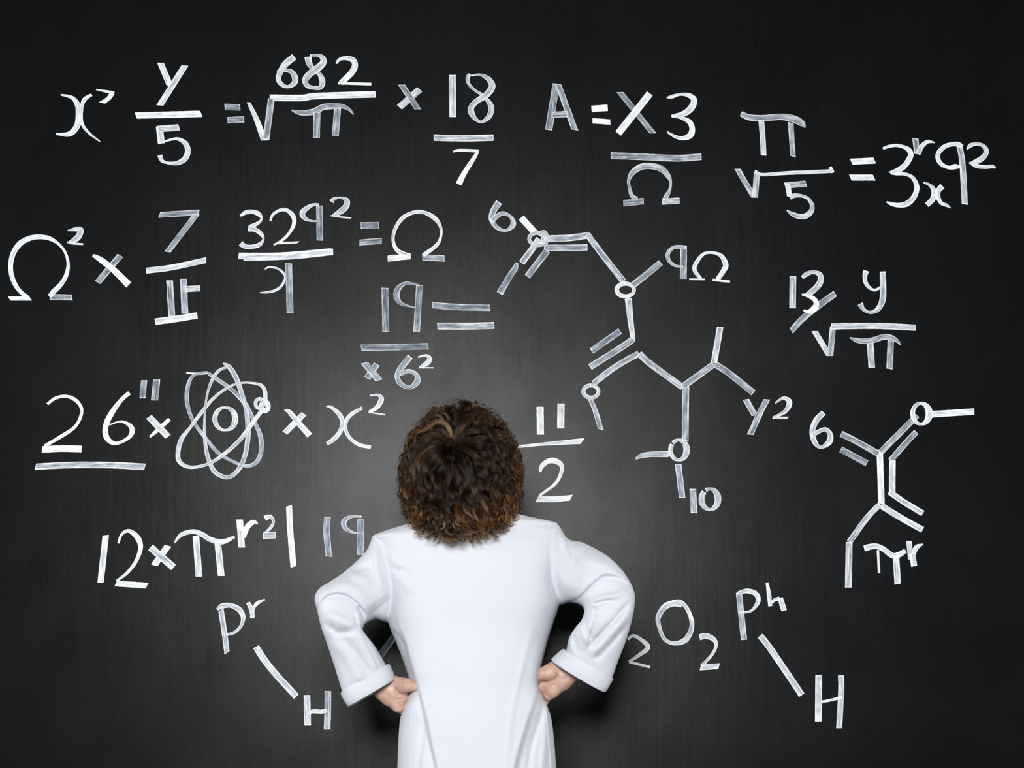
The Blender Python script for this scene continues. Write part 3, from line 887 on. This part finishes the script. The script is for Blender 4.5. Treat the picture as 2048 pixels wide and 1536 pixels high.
    onback = (py > 1190) & (px > 770) & (px < 1130) & (co[:, 1] < YB)
    disp[:] += np.where(onback, .020 * inside1 * inside2 * np.minimum(grow1, 1) * (0.25 + 0.75 * grow2), 0)
    # gathers and soft folds: left shoulder and upper arm
    ridge(.0028, 7, (766, 1098), (785, 1118), (797, 1128), (812, 1142))
    ridge(-.0024, 6, (778, 1128), (795, 1142), (806, 1140), (824, 1165))
    ridge(.0026, 8, (782, 1140), (806, 1165), (828, 1190))
    ridge(.004, 9, (748, 1095), (752, 1130), (762, 1165), (770, 1200))
    ridge(-.003, 7, (738, 1100), (745, 1128), (730, 1135), (700, 1140))
    ridge(.003, 8, (700, 1150), (725, 1158), (745, 1162))
    ridge(.003, 10, (665, 1170), (700, 1172), (728, 1195), (745, 1215))
    # left forearm
    ridge(.0055, 13, (652, 1225), (680, 1240), (712, 1248), (726, 1238), a=.2, b=.1)
    ridge(-.005, 8, (648, 1242), (672, 1262), (700, 1262), (722, 1250), a=.2, b=.1)
    ridge(-.0035, 8, (668, 1262), (700, 1290), (728, 1330), (745, 1350))
    ridge(.0035, 10, (660, 1280), (690, 1310), (715, 1350), (722, 1368))
    step(.003, 12, (724, 1262), (730, 1285), (742, 1308), (757, 1340), sharp=1.5)
    ridge(-.005, 4, (716, 1212), (724, 1226), (730, 1240), a=.1, b=.3)
    ridge(.004, 4, (711, 1222), (719, 1236), (722, 1262), a=.2, b=.2)
    ridge(-.003, 3, (706, 1238), (720, 1244), (727, 1240), a=.2, b=.1)
    # right shoulder and upper arm
    ridge(.004, 10, (1122, 1062), (1132, 1100), (1140, 1130))
    ridge(-.0028, 7, (1135, 1078), (1142, 1105), (1155, 1125))
    ridge(.003, 12, (1150, 1120), (1185, 1125), (1215, 1135))
    ridge(.0028, 8, (1136, 1180), (1156, 1168), (1176, 1150))
    # right forearm, long folds from the bend to the cuff
    ridge(.0055, 7, (1176, 1205), (1205, 1196), (1236, 1190), (1252, 1178), a=.1, b=.4)
    ridge(-.006, 5, (1184, 1212), (1205, 1204), (1232, 1200), a=.1, b=.4)
    step(.006, 16, (1192, 1208), (1188, 1240), (1178, 1275), (1176, 1300), a=.1, b=.3, sharp=1.8)
    ridge(-.0055, 6, (1262, 1200), (1240, 1228), (1208, 1262), (1180, 1296), a=.3, b=.2)
    ridge(.005, 10, (1265, 1215), (1240, 1250), (1205, 1290), (1178, 1312), a=.3, b=.2)
    ridge(-.0045, 6, (1262, 1238), (1235, 1272), (1205, 1305), (1188, 1320), a=.3, b=.2)
    ridge(-.004, 4, (1168, 1232), (1172, 1255), (1182, 1280), a=.2, b=.3)
    ridge(.004, 5, (1158, 1245), (1164, 1268), (1176, 1292), a=.2, b=.3)
    ridge(-.0035, 5, (1145, 1268), (1152, 1290), (1150, 1308), a=.2, b=.3)
    ridge(.0035, 4, (1138, 1282), (1144, 1298), (1152, 1312), a=.2, b=.3)
    # lower coat
    step(.003, 10, (812, 1292), (800, 1272), (786, 1256), sharp=1.2)
    ridge(.0035, 8, (1075, 1405), (1052, 1460), (1032, 1520), (1020, 1600), a=.15)
    ridge(-.004, 6, (1088, 1392), (1080, 1440), (1062, 1500), (1052, 1600), a=.15)
    ridge(.004, 7, (1092, 1390), (1094, 1440), (1088, 1500), (1080, 1600), a=.15)
    ridge(-.003, 5, (848, 1440), (842, 1490), (832, 1560), (830, 1600), a=.2)
    ridge(.003, 7, (1066, 1250), (1040, 1350), (1020, 1450), (1010, 1600))
    # hip bulge over the fingers
    for cx, cy, rx, ry, am in ((822, 1412, 26, 26, .012), (1082, 1402, 18, 26, .008)):
        disp[:] += am * np.exp(-((px - cx) / rx) ** 2 - ((py - cy) / ry) ** 2) * (co[:, 1] < YB)
    # broad unevenness of the cloth
    wav = (np.sin(px * .031 + py * .011) * np.sin(py * .019 - px * .013) + .6 * np.sin(px * .057 - py * .043)) * .0011
    disp[:] += wav * np.clip((py - 1060) / 60, 0, 1)
    co[:, 1] -= disp * face
    me.vertices.foreach_set('co', co.ravel())
    me.update()
    smooth(me)
    me.name = 'coat'
    return me


coat_me = build_coat()
coat = to_person(link('lab_coat', coat_me, M_COAT))
coat['label'] = 'plain white lab coat with turned-up cuffs'

nv = len(coat_me.vertices)
cc = np.empty(nv * 3)
coat_me.vertices.foreach_get('co', cc)
BV = BVHTree.FromPolygons([tuple(c) for c in cc.reshape(-1, 3)], [tuple(p.vertices) for p in coat_me.polygons])
EYE = Vector((0, -DC, ZC))


def on_coat(px, py, off=.002):
    tgt = P(px, py, -.2)
    d = (tgt - EYE).normalized()
    hit, nrm, idx, dist = BV.ray_cast(EYE, d)
    if hit is None:
        hit = P(px, py, YB)
    return hit - d * off


def patch(name, quad, nu, nv_, thick=.003, bulge=0.0):
    """thin sewn-on cloth piece that follows the coat; quad = picture corners tl, tr, br, bl"""
    tl, tr, br, bl = [Vector((a, b)) for a, b in quad]
    co, fc = [], []
    for j in range(nv_ + 1):
        for i in range(nu + 1):
            u, v = i / nu, j / nv_
            p = (tl * (1 - u) + tr * u) * (1 - v) + (bl * (1 - u) + br * u) * v
            co.append(on_coat(p.x, p.y, thick + bulge * math.sin(math.pi * u) * math.sin(math.pi * v)))
    K = (nu + 1) * (nv_ + 1)
    for k in range(K):
        c = co[k].copy()
        c.y += thick + .004
        co.append(c)
    W = nu + 1
    for j in range(nv_):
        for i in range(nu):
            a = j * W + i
            fc.append((a, a + 1, a + 1 + W, a + W))
    rim = [i for i in range(W)] + [j * W + nu for j in range(1, nv_ + 1)] + [nv_ * W + i for i in range(nu - 1, -1, -1)] + [j * W for j in range(nv_ - 1, 0, -1)]
    for a, b in zip(rim, rim[1:] + rim[:1]):
        fc.append((b, a, a + K, b + K))
    me = mesh_np(name, co, fc)
    smooth(me)
    return me


pk = to_person(link('pocket', patch('pocket', [(801, 1433), (826, 1421), (821, 1560), (798, 1560)], 10, 50, .0025), M_COAT), coat)
pk = to_person(link('pocket', patch('pocket', [(1089, 1392), (1093, 1390), (1108, 1560), (1103, 1560)], 3, 50, .002), M_COAT), coat)


def crisp(me, deg=35):
    me.set_sharp_from_angle(angle=math.radians(deg))
    return me


def cuff(name, stations, sag, y, t0):
    """turned-up cuff: wide band with inner wall. stations: (outer x, outer y, inner x, inner y, grow)"""
    rings = []
    for ax, ay, bx, by, g, yy in stations:
        A, B = P(ax, ay, y + yy), P(bx, by, y + yy)
        M, H = (A + B) / 2, (A - B) / 2
        along = Vector((H.z, 0, -H.x)).normalized()
        if along.z > 0:
            along = -along
        ring = []
        for i in range(56):
            a = 2 * math.pi * i / 56
            s = se(math.sin(a), 2.3)
            wr = 0.0012 * math.sin(3 * a + ax * .1)
            ring.append(M + H * (se(math.cos(a), 2.3)) * g + Vector((0, -(t0 * g + wr) * s, 0)) + along * sag * max(0.0, s))
        rings.append(ring)
    bm = bmesh.new()
    vr = [[bm.verts.new(p) for p in r] for r in rings]
    for a, b in zip(vr, vr[1:]):
        for i in range(56):
            j = (i + 1) % 56
            bm.faces.new((a[i], a[j], b[j], b[i]))
    bmesh.ops.recalc_face_normals(bm, faces=bm.faces)
    me = bpy.data.meshes.new(name)
    bm.to_mesh(me)
    bm.free()
    smooth(me)
    crisp(me)
    return me


lc = [(690, 1383, 765, 1342, .86, 0), (688, 1381, 770, 1334, .97, 0), (683, 1384, 776, 1328, 1.0, 0), (682, 1387, 779, 1330, 1.02, 0), (689, 1400, 785, 1344, 1.03, 0),
      (696, 1411, 789, 1356, 1.03, 0), (697, 1413, 789, 1360, 1.0, 0), (699, 1410, 784, 1360, .93, 0), (694, 1396, 778, 1346, .9, 0)]
rc = [(1216, 1355, 1140, 1316, .86, 0), (1220, 1353, 1134, 1305, .97, 0), (1224, 1355, 1129, 1298, 1.0, 0), (1226, 1358, 1125, 1299, 1.02, 0), (1218, 1370, 1113, 1310, 1.03, 0),
      (1212, 1381, 1104, 1319, 1.03, 0), (1210, 1384, 1104, 1322, 1.0, 0), (1206, 1382, 1110, 1325, .93, 0), (1212, 1368, 1118, 1315, .9, 0)]
for st, sag in ((lc, .003), (rc, .006)):
    o = to_person(link('cuff', cuff('cuff', st, sag, -.392, .046), M_COAT), coat)
    o['label'] = 'turned-up white cuff'


# ---- body: one continuous surface (head, neck, trunk, arms with hands, legs) -----------------
HC = P(922, 946, -.335)       # head centre


def build_body():
    bm = bmesh.new()
    cx = base.x
    z = lambda py: P(PXC, py, YB).z
    # trunk and neck
    ellipsoid(bm, (cx, YB, z(1150)), (.145, .082, .14))
    ellipsoid(bm, (cx, YB, z(1330)), (.112, .078, .16))
    ellipsoid(bm, (cx, YB, z(1470)), (.125, .085, .10))
    capsule(bm, (cx, YB, z(1080)), HC + Vector((0, .0, -.05)), .047, .046)
    capsule(bm, (cx - .12, YB, z(1110)), (cx + .12, YB, z(1108)), .045, .045)
    # head, tilted back to look up at the board
    R = Vector((0, 0, 0)).to_track_quat('Z', 'Y').to_matrix()
    from mathutils import Matrix
    R = Matrix.Rotation(math.radians(28), 3, 'X')
    H = lambda x, y, zz: HC + R @ Vector((x, y, zz))
    ellipsoid(bm, H(0, -.004, .012), (.070, .084, .076), R)
    ellipsoid(bm, H(0, .030, -.035), (.056, .062, .062), R)
    capsule(bm, H(0, .058, -.088), H(0, .062, -.086), .020, .018)        # chin
    capsule(bm, H(0, .084, -.004), H(0, .098, -.032), .008, .011)         # nose
    capsule(bm, H(-.010, .090, -.036), H(.010, .090, -.036), .008, .008)
    capsule(bm, H(-.018, .080, -.062), H(.018, .080, -.062), .007, .007)  # lips
    capsule(bm, H(-.012, .080, -.070), H(.012, .080, -.070), .007, .007)
    capsule(bm, H(-.045, .066, .018), H(.045, .066, .018), .014, .014)    # brow
    capsule(bm, H(-.040, .056, -.025), H(-.030, .066, -.035), .018, .014) # cheeks
    capsule(bm, H(.040, .056, -.025), H(.030, .066, -.035), .018, .014)
    for s in (-1, 1):
        ellipsoid(bm, H(s * .074, .002, -.012), (.008, .018, .030), R)    # ears
    # arms
    arms = {
        'l': dict(sh=P(790, 1115, -.35), el=P(676, 1224, -.405), wr=P(768, 1376, -.385)),
        'r': dict(sh=P(1095, 1112, -.35), el=P(1228, 1212, -.405), wr=P(1136, 1348, -.385))}
    for a in arms.values():
        capsule(bm, a['sh'], a['el'], .038, .026)
        capsule(bm, a['el'], a['wr'], .026, .0215)
    # hands: the palm shows its heel to the viewer, thumb above, fingers tucked into the pocket
    def hand(cap):
        for x0, y0, d0, r0, x1, y1, d1, r1 in cap:
            capsule(bm, P(x0, y0, d0), P(x1, y1, d1), r0, r1, 16)
    y = -.388
    hand([(766, 1372, y, .0195, 784, 1384, y, .0195), (762, 1383, y, .0165, 778, 1396, y, .017), (776, 1364, y, .017, 796, 1372, y, .019),  # wrist into heel
          (784, 1384, y, .020, 800, 1396, y + .004, .018), (778, 1394, y, .016, 797, 1413, y + .002, .0135),     # little-finger side of the palm
          (790, 1400, y, .014, 806, 1412, y + .008, .012),
          (790, 1374, y, .019, 797, 1371, y - .004, .0180), (797, 1371, y - .004, .0180, 815, 1371, y - .017, .0150), (815, 1371, y - .017, .0150, 834, 1373, y - .029, .0096), (834, 1373, y - .029, .0096, 856, 1380, y - .026, .008),
          (798, 1388, y + .002, .017, 812, 1396, y + .010, .013),  # thumb
          (802, 1390, y + .008, .0095, 832, 1402, y + .022, .0085), (832, 1402, y + .022, .0085, 856, 1418, y + .030, .0070),
          (800, 1398, y + .010, .0095, 830, 1416, y + .024, .0085), (830, 1416, y + .024, .0085, 852, 1436, y + .034, .0072),
          (798, 1406, y + .008, .009, 824, 1428, y + .022, .0082), (824, 1428, y + .022, .0082, 842, 1450, y + .034, .0070),
          (796, 1412, y + .006, .0080, 816, 1436, y + .018, .0072), (816, 1436, y + .018, .0072, 830, 1456, y + .030, .0062)])
    hand([(1142, 1336, y, .0185, 1124, 1352, y, .0195), (1146, 1346, y, .0165, 1126, 1364, y, .0185), (1132, 1330, y, .016, 1112, 1340, y, .020),
          (1124, 1352, y, .020, 1108, 1368, y + .004, .0185), (1126, 1362, y, .0165, 1104, 1384, y + .002, .0140),
          (1108, 1378, y + .002, .0135, 1097, 1392, y + .006, .0105),
          (1116, 1342, y, .019, 1102, 1344, y - .006, .0185), (1102, 1344, y - .006, .0185, 1088, 1348, y - .010, .0150), (1088, 1348, y - .010, .0150, 1060, 1358, y + .006, .011),
          (1106, 1368, y + .004, .017, 1088, 1374, y + .012, .014),
          (1104, 1368, y + .010, .0095, 1078, 1382, y + .026, .0085), (1078, 1382, y + .026, .0085, 1056, 1400, y + .032, .0070),
          (1102, 1376, y + .010, .0095, 1078, 1396, y + .028, .0085), (1078, 1396, y + .028, .0085, 1058, 1416, y + .036, .0070),
          (1102, 1382, y + .010, .0090, 1082, 1406, y + .028, .0080), (1082, 1406, y + .028, .0080, 1066, 1428, y + .036, .0070),
          (1100, 1386, y + .008, .0080, 1086, 1412, y + .024, .0072), (1086, 1412, y + .024, .0072, 1074, 1434, y + .032, .0062)])
    # legs
    for s in (-1, 1):
        capsule(bm, (cx + s * .070, YB, .70), (cx + s * .078, YB - .004, .40), .068, .048)
        capsule(bm, (cx + s * .078, YB - .004, .40), (cx + s * .082, YB - .01, .10), .046, .030)
        capsule(bm, (cx + s * .083, YB - .015, .055), (cx + s * .090, YB + .10, .042), .032, .028)
    me = bake(bm, [('REMESH', dict(mode='VOXEL', voxel_size=0.0021)), ('SMOOTH', dict(factor=0.5, iterations=14))])
    # palm creases and thumb wrinkles
    n = len(me.vertices)
    co = np.empty(n * 3)
    me.vertices.foreach_get('co', co)
    co = co.reshape(-1, 3)
    px, py = to_px(co)
    front = co[:, 1] < -.385
    for poly, am, wd in (([(792, 1378), (797, 1387), (812, 1390), (828, 1388)], .0040, 2.2),
                         ([(1116, 1352), (1108, 1361), (1094, 1364), (1080, 1362)], .0040, 2.2),
                         ([(792, 1400), (806, 1398), (816, 1392)], .0012, 1.6), ([(1090, 1376), (1100, 1372), (1110, 1370)], .0012, 1.6),
                         ([(800, 1362), (805, 1370), (806, 1380)], .0008, 1.3), ([(808, 1363), (813, 1371), (815, 1381)], .0008, 1.3), ([(816, 1366), (821, 1374), (824, 1383)], .0009, 1.3),
                         ([(1094, 1332), (1088, 1340), (1082, 1352)], .0008, 1.3), ([(1102, 1331), (1096, 1342), (1090, 1354)], .0008, 1.3), ([(790, 1418), (799, 1417), (803, 1412)], .0010, 1.4),
                         ([(1096, 1392), (1104, 1394), (1108, 1396)], .0010, 1.4)):
        d = np.full(n, 1e9)
        pts = catmull([(float(a), float(b)) for a, b in poly], 6)
        for (ax, ay), (bx, by) in zip(pts, pts[1:]):
            dx, dy = bx - ax, by - ay
            t = np.clip(((px - ax) * dx + (py - ay) * dy) / (dx * dx + dy * dy + 1e-9), 0, 1)
            d = np.minimum(d, np.hypot(px - ax - t * dx, py - ay - t * dy))
        co[:, 1] += am * np.exp(-(d / wd) ** 2) * front
    me.vertices.foreach_set('co', co.ravel())
    smooth(me)
    me.name = 'body'
    return me, H, R


body_me, HH, RR = build_body()
body = to_person(link('body', body_me, M_SKIN))
for s in (-1, 1):
    bm = bmesh.new()
    ellipsoid(bm, HH(s * .030, .072, .000), (.013, .013, .010), RR)
    me = bpy.data.meshes.new('eye')
    bm.to_mesh(me)
    bm.free()
    smooth(me)
    to_person(link('eye', me, M_EYE), body)

# trousers and shoes (below the frame)
for s in (-1, 1):
    cx = base.x
    bm = bmesh.new()
    rings = []
    for zz, r in ((.74, .078), (.60, .076), (.45, .068), (.30, .062), (.16, .060), (.085, .062)):
        rings.append([Vector((cx + s * (.070 + (0.74 - zz) * .02) + r * math.cos(t), YB - .006 + r * 1.05 * math.sin(t), zz)) for t in [2 * math.pi * i / 32 for i in range(32)]])
    loft(bm, rings)
    me = bpy.data.meshes.new('trouser_leg')
    bm.to_mesh(me)
    bm.free()
    smooth(me)
    to_person(link('trouser_leg', me, M_JEANS))
    bm = bmesh.new()
    capsule(bm, (cx + s * .083, YB - .03, .062), (cx + s * .092, YB + .115, .045), .042, .036)
    capsule(bm, (cx + s * .083, YB - .02, .062), (cx + s * .082, YB - .012, .11), .042, .040)
    for v in bm.verts:
        v.co.z = max(v.co.z, .022)
    me = bake(bm, [('REMESH', dict(mode='VOXEL', voxel_size=0.004)), ('SMOOTH', dict(factor=0.5, iterations=3))])
    smooth(me)
    shoe = to_person(link('shoe', me, M_SHOE))
    bm = bmesh.new()
    pts = [Vector((cx + s * .087 + .046 * math.cos(t) * (1.0 if math.sin(t) > 0 else .9), YB + .042 + .118 * math.sin(t), 0)) for t in [2 * math.pi * i / 40 for i in range(40)]]
    loft(bm, [[Vector((p.x, p.y, .0)) for p in pts], [Vector((p.x, p.y, .024)) for p in pts]])
    me = bpy.data.meshes.new('sole')
    bm.to_mesh(me)
    bm.free()
    to_person(link('sole', me, M_SOLE), shoe)


# ---- hair ----------------------------------------------------
def build_hair():
    C0 = np.array(P(922, 953, -.375))
    RAD = np.array([.116, .112, .143])

    def shear(u):
        lo = max(0.0, -u[2])
        return np.array([u[0] * RAD[0] * .35 * lo ** 2, -.075 * lo ** 1.6, 0])
    Wd = np.array([-.15, -.88, .42]); Wd /= np.linalg.norm(Wd)
    Fd = np.array([0, .90, .42]); Fd /= np.linalg.norm(Fd)
    ST, NC = 30, 56
    allp, allr, tint = [], [], []

    def lock(u0, length, rootf, topf, amp, wl, ph, width, nch, tn, grav, thick=.00036, side=0.0, loose=.10, hang=True, hook=False, under=0.0):
        u = u0.copy()
        path, frame = [], []
        drop = np.zeros(3)
        lowest = C0[2] - .146 * math.sqrt(max(.05, 1 - ((u[0] * RAD[0] * .9) / .128) ** 2)) + RNG.uniform(-.020, .002) + under
        for k in range(ST * 2):
            s = k / (ST * 2 - 1)
            out = u - Wd * np.dot(u, Wd)
            ln = np.linalg.norm(out)
            flow = out / ln if ln > .05 else np.array([.3, 0, -1.0])
            g = np.array([0, 0, -1.0]) + .25 * np.array([side, 0, 0])
            f = flow * (1.15 - s * .5) + g * grav * (0.35 + s)
            f = f + np.cross(Wd, u) * .45 * max(0, 1 - ln * 1.6)
            f = f - u * np.dot(f, u)
            fl = np.linalg.norm(f)
            f = f / (fl if fl > .2 else .2)
            fac = rootf + (topf - rootf) * (1 - math.exp(-s * 5.0))
            p = C0 + u * RAD * fac + shear(u) + drop
            if p[2] < lowest and k > ST * .4:
                break
            path.append(p)
            if hang and u[2] < -.30:
                dd = np.array([-u[0] * .38 + side * .05, -.18, -1.0])
                dd /= np.linalg.norm(dd)
                drop = drop + dd * length / (ST * 2 - 1)
                b = np.cross(u, dd)
                frame.append((u.copy(), b))
            else:
                frame.append((u.copy(), np.cross(u, f)))
                u = u + f * (length / (ST * 2 - 1)) / .125
                u /= np.linalg.norm(u)
        path = np.array(path)
        m = len(path)
        length = length * m / (ST * 2)
        ii = np.linspace(0, m - 1, ST)
        i0 = np.floor(ii).astype(int); i1 = np.minimum(i0 + 1, m - 1); fr = (ii - i0)[:, None]
        path = path[i0] * (1 - fr) + path[i1] * fr
        frame = [frame[i] for i in i0]
        s = np.linspace(0, 1, ST)
        N = np.array([a for a, b in frame]); Bn = np.array([b for a, b in frame])
        Am = amp * np.clip(s * 3.0, 0, 1) * (0.8 + .25 * s)
        tail = 2.6
        if m < ST * 2 or hook:      # ends that reach the collar curl up into a ring
            tail = 0.0
            rr = RNG.uniform(.0055, .0105)
            arc = min(.036, length * .55)
            s0 = 1 - arc / length
            k0 = int(s0 * (ST - 1))
            T = path[k0] - path[max(k0 - 2, 0)]
            T /= (np.linalg.norm(T) + 1e-9)
            Bq = Bn[k0] - T * np.dot(Bn[k0], T)
            Bq /= (np.linalg.norm(Bq) + 1e-9)
            Nq = np.cross(T, Bq)
            if np.dot(Nq, N[k0]) < 0:
                Nq = -Nq
            dirq = Bq * RNG.choice([-1, 1]) + Nq * RNG.uniform(0, .7)
            dirq /= np.linalg.norm(dirq)
            for k in range(k0 + 1, ST):
                al = (k / (ST - 1) - k0 / (ST - 1)) * length
                phi = al / rr
                path[k] = path[k0] + T * rr * math.sin(phi) + dirq * rr * (1 - math.cos(phi)) + Nq * al * .12
            Am = Am * (1 - .85 * np.clip((s - s0) / .15, 0, 1))
        w_ = 2 * math.pi * s * length / wl * (1 + .15 * s * s) + tail * s ** 5 + ph
        path = path + Bn * (Am * np.sin(w_))[:, None] + N * (Am * .55 * (np.cos(w_) - .3))[:, None]
        off = RNG.normal(0, 1, (nch, 2)) * width
        prof = np.clip(.45 + 1.6 * s, 0, 1) * (1 - .78 * s ** 2)
        for c in range(nch):
            phc = RNG.normal(0, loose) + off[c, 0] / max(amp, 1e-4) * .15
            ac = 1 + RNG.normal(0, loose * .5)
            fz = RNG.normal(0, 1, 3) * .0012 * loose * 10
            q = path + Bn * (off[c, 0] * prof + Am * (ac * np.sin(w_ + phc) - np.sin(w_)))[:, None]
            q = q + N * (off[c, 1] * prof * .5 + Am * .5 * (np.cos(w_ + phc) - np.cos(w_)))[:, None]
            q = q + fz * (s * np.sin(s * 7 + c))[:, None]
            cut = RNG.uniform(.8, 1.0)
            idx = np.linspace(0, (ST - 1) * cut, ST)
            i0 = np.floor(idx).astype(int); i1 = np.minimum(i0 + 1, ST - 1); fr = (idx - i0)[:, None]
            allp.append(q[i0] * (1 - fr) + q[i1] * fr)
            allr.append(thick * .5 * (1 - .7 * s ** 3))
            tint.append(np.clip(tn + RNG.normal(0, .09), 0, 1))

    def field(u, k=2.2, o=0.0):
        return noise.noise(Vector((u[0] * k + o, u[1] * k, u[2] * k)))

    def direction():
        while True:
            u = RNG.normal(0, 1, 3)
            u /= np.linalg.norm(u)
            if np.dot(u, Fd) < .42:
                return u

    # under layer, then outer curls; neighbouring locks wave together
    for i in range(380):
        u = direction()
        lock(u, RNG.uniform(.06, .11), .66, RNG.uniform(.80, .90), RNG.uniform(.003, .006), RNG.uniform(.05, .07), RNG.uniform(0, 6.28), .006, 34, RNG.uniform(.0, .2), .9, under=.024)
    for i in range(540):
        u = direction()
        if i < 90:          # the whorl at the crown
            u = Wd + RNG.normal(0, .22, 3)
            u /= np.linalg.norm(u)
        near = max(0, float(np.dot(u, Wd)))
        low = np.clip(.55 - u[2], 0, 1)
        up = RNG.uniform(.88, 1.06)
        tn = np.clip(.34 + .20 * low + RNG.normal(0, .21) + .55 * field(u, 2.0, 7) - .32 * near ** 4, 0, 1)
        if i < 90:
            tn = min(tn, RNG.uniform(.05, .35))
        lock(u, RNG.uniform(.09, .18), .68 + .12 * near ** 2, up, RNG.uniform(.0075, .0155) * (1 - .45 * near ** 3), .076 + .034 * field(u, 1.8, 3) + RNG.uniform(-.008, .012),
             9 * field(u, 1.6) + RNG.normal(0, .7), RNG.uniform(.0020, .0042), 56, tn, RNG.uniform(.5, 1.0), side=RNG.normal(0, .8))
    # ringlets standing off the outline and hanging at the nape
    for i in range(230):
        a = RNG.uniform(0, 2 * math.pi)
        u = np.array([math.cos(a), RNG.uniform(-.45, .25), math.sin(a)])
        u /= np.linalg.norm(u)
        if np.dot(u, Fd) > .6:
            continue
        lock(u, RNG.uniform(.045, .10), .80, RNG.uniform(.98, 1.07), RNG.uniform(.007, .013), RNG.uniform(.030, .045), RNG.uniform(0, 6.28), RNG.uniform(.001, .0022), 16, RNG.uniform(.15, .6), RNG.uniform(.1, .9), side=RNG.normal(0, 2))
    # round ringlets that end the hair over the collar and along both sides
    for i in range(150):
        a = RNG.uniform(math.radians(195), math.radians(345)) if i < 105 else RNG.uniform(0, 2 * math.pi)
        u = np.array([math.cos(a), RNG.uniform(-.75, -.35), math.sin(a)])
        u /= np.linalg.norm(u)
        lock(u, RNG.uniform(.05, .085), .82, RNG.uniform(.97, 1.03), RNG.uniform(.008, .0125), RNG.uniform(.036, .050), RNG.uniform(0, 6.28), RNG.uniform(.0012, .0022), 34, RNG.uniform(.1, .65), RNG.uniform(.3, .8), side=RNG.normal(0, 2), loose=.05, hook=True)
    # single flyaway hairs
    for i in range(330):
        a = RNG.uniform(0, 2 * math.pi)
        u = np.array([math.cos(a), RNG.uniform(-.9, .2), math.sin(a)])
        u /= np.linalg.norm(u)
        if np.dot(u, Fd) > .6:
            continue
        lock(u, RNG.uniform(.04, .09), .86, RNG.uniform(1.0, 1.12), RNG.uniform(.006, .014), RNG.uniform(.03, .05), RNG.uniform(0, 6.28), .0015, 2, RNG.uniform(.2, .7), RNG.uniform(-.2, .6), thick=.00032, side=RNG.normal(0, 3))
    pos = np.concatenate(allp).astype(np.float32)
    rad = np.concatenate(allr).astype(np.float32)
    cu = bpy.data.hair_curves.new('hair')
    cu.add_curves([ST] * len(allp))
    cu.attributes['position'].data.foreach_set('vector', pos.ravel())
    ra = cu.attributes.get('radius') or cu.attributes.new('radius', 'FLOAT', 'POINT')
    ra.data.foreach_set('value', rad)
    ta = cu.attributes.new('tint', 'FLOAT', 'CURVE')
    ta.data.foreach_set('value', np.array(tint, dtype=np.float32))
    o = link('hair', cu, M_HAIR)
    to_person(o)
    o['label'] = 'thick curly dark brown hair with golden brown lights'
    # scalp-hugging mass of roots
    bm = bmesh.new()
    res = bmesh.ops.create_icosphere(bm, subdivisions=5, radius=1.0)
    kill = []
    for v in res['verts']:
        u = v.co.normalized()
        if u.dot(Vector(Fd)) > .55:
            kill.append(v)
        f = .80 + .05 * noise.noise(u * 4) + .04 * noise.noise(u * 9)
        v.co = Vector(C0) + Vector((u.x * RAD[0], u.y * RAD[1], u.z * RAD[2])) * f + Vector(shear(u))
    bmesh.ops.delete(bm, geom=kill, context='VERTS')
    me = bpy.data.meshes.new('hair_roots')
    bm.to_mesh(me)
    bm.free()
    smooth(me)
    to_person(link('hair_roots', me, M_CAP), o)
    return o


build_hair()
